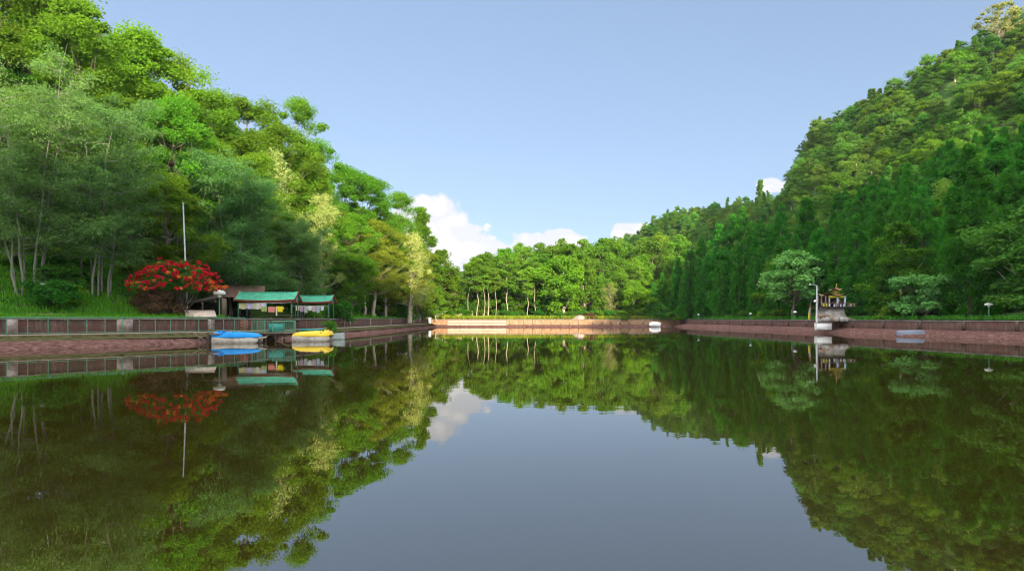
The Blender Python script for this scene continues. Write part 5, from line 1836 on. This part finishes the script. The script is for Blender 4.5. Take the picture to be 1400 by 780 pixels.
    MB().lathe([(0, 0), (0.1, 0.02), (0.12, 0.1), (0.05, 0.2), (0.07, 0.28), (0.02, 0.5), (0, 0.55)], (0.75, 0, HH + 1.25), 10).build('finial', M['yellow_trim'], root, smooth=True)
    root.scale = (0.93, 0.93, 0.93)


shrine()
# white block in the wall below the shrine
x, y = at(1127.5, 71.2), 71.6
wb = empty('white_block', (x, y, 0.4), 'white plastered block in front of the wall below the shrine', 'block')
MB().box((0, 0, 0.42), (1.75, 0.7, 0.85)).build('block', M['white'], wb)
MB().box((0, 0, 0.87), (1.85, 0.8, 0.07)).build('slab', M['whitewash'], wb)
MB().box((0, -0.36, 0.06), (1.8, 0.08, 0.12)).build('plinth', M['stone'], wb)
# lamp post
x, y = at(1116.5, 71.5), 71.5
lp = empty('lamp_post', (x, y, 0.5), 'tall grey lamp post with a short arm beside the shrine', 'lamp post')
ht = zat(390, 71.5) - 0.5
MB().tube([(0, 0, -0.1), (0.03, 0, ht)], [0.13, 0.08], 8).build('shaft', M['pole'], lp)
MB().tube([(0.03, 0, ht - 0.05), (-0.3, 0, ht + 0.1), (-0.75, 0, ht + 0.12)], 0.03, 6).build('arm', M['pole'], lp)
MB().lathe([(0, -0.06), (0.14, -0.05), (0.1, 0.05), (0, 0.07)], (-0.8, 0, ht + 0.1), 10).build('lamp_head', M['lamp'], lp)
MB().lathe([(0, -0.12), (0.14, -0.1), (0.17, 0.02), (0.1, 0.13), (0, 0.15)], (-0.22, -0.05, zat(411.5, 71.5) - 0.5), 10).build('globe', M['lamp'], lp, smooth=True)
MB().tube([(0.02, 0, zat(411.5, 71.5) - 0.5), (-0.22, -0.05, zat(411.5, 71.5) - 0.6)], 0.02, 5).build('bracket', M['pole'], lp)
# banner
x, y = at(1109, 73), 73.2
bn = empty('prayer_banner', (x, y, 1.6), 'tall narrow banner of yellow and white cloth left of the lamp post', 'banner')
hb = zat(409, 73) - 1.6
MB().tube([(0, 0, -0.2), (0.08, 0, hb)], 0.03, 6).build('pole', M['timber'], bn)


def cloth_strip(z0, z1, w0, w1, mat, nm):
    rows = []
    for z_, w_ in zip(np.linspace(z0, z1, 7), np.linspace(w0, w1, 7)):
        rows.append([(0.03 - w_ * t_, 0.04 * math.sin(t_ * 5 + z_ * 3), z_) for t_ in np.linspace(0, 1, 6)])
    A = np.array(rows)
    b_ = MB().loft(A).loft(A + np.array([0, 0.02, 0])).loft([A[:, -1], A[:, -1] + np.array([0, 0.02, 0])])
    b_.build(nm, mat, bn, smooth=True)


cloth_strip(0.05, 0.85, 0.32, 0.25, M['yellow_trim'], 'yellow_cloth')
cloth_strip(0.85, 1.5, 0.25, 0.18, M['whitewash'], 'white_cloth')
cloth_strip(1.5, 1.9, 0.18, 0.12, M['fascia'], 'red_cloth')

# ------------------------------------------------------------------ the air of the valley
hz_ = MB().box((60, 110, 55), (640, 620, 116)).build('haze', None)
hz_.data.materials.clear()
hm_ = bpy.data.materials.new('haze')
hm_.use_nodes = True
hn_ = hm_.node_tree.nodes
hn_.remove(hn_['Principled BSDF'])
pv_ = hn_.new('ShaderNodeVolumePrincipled')
pv_.inputs['Color'].default_value = (0.88, 0.93, 1.0, 1)
pv_.inputs['Density'].default_value = 0.0001
pv_.inputs['Anisotropy'].default_value = 0.2
hm_.node_tree.links.new(pv_.outputs[0], hn_['Material Output'].inputs['Volume'])
hz_.data.materials.append(hm_)
tag(hz_, 'thin pale air haze filling the valley', kind='stuff')
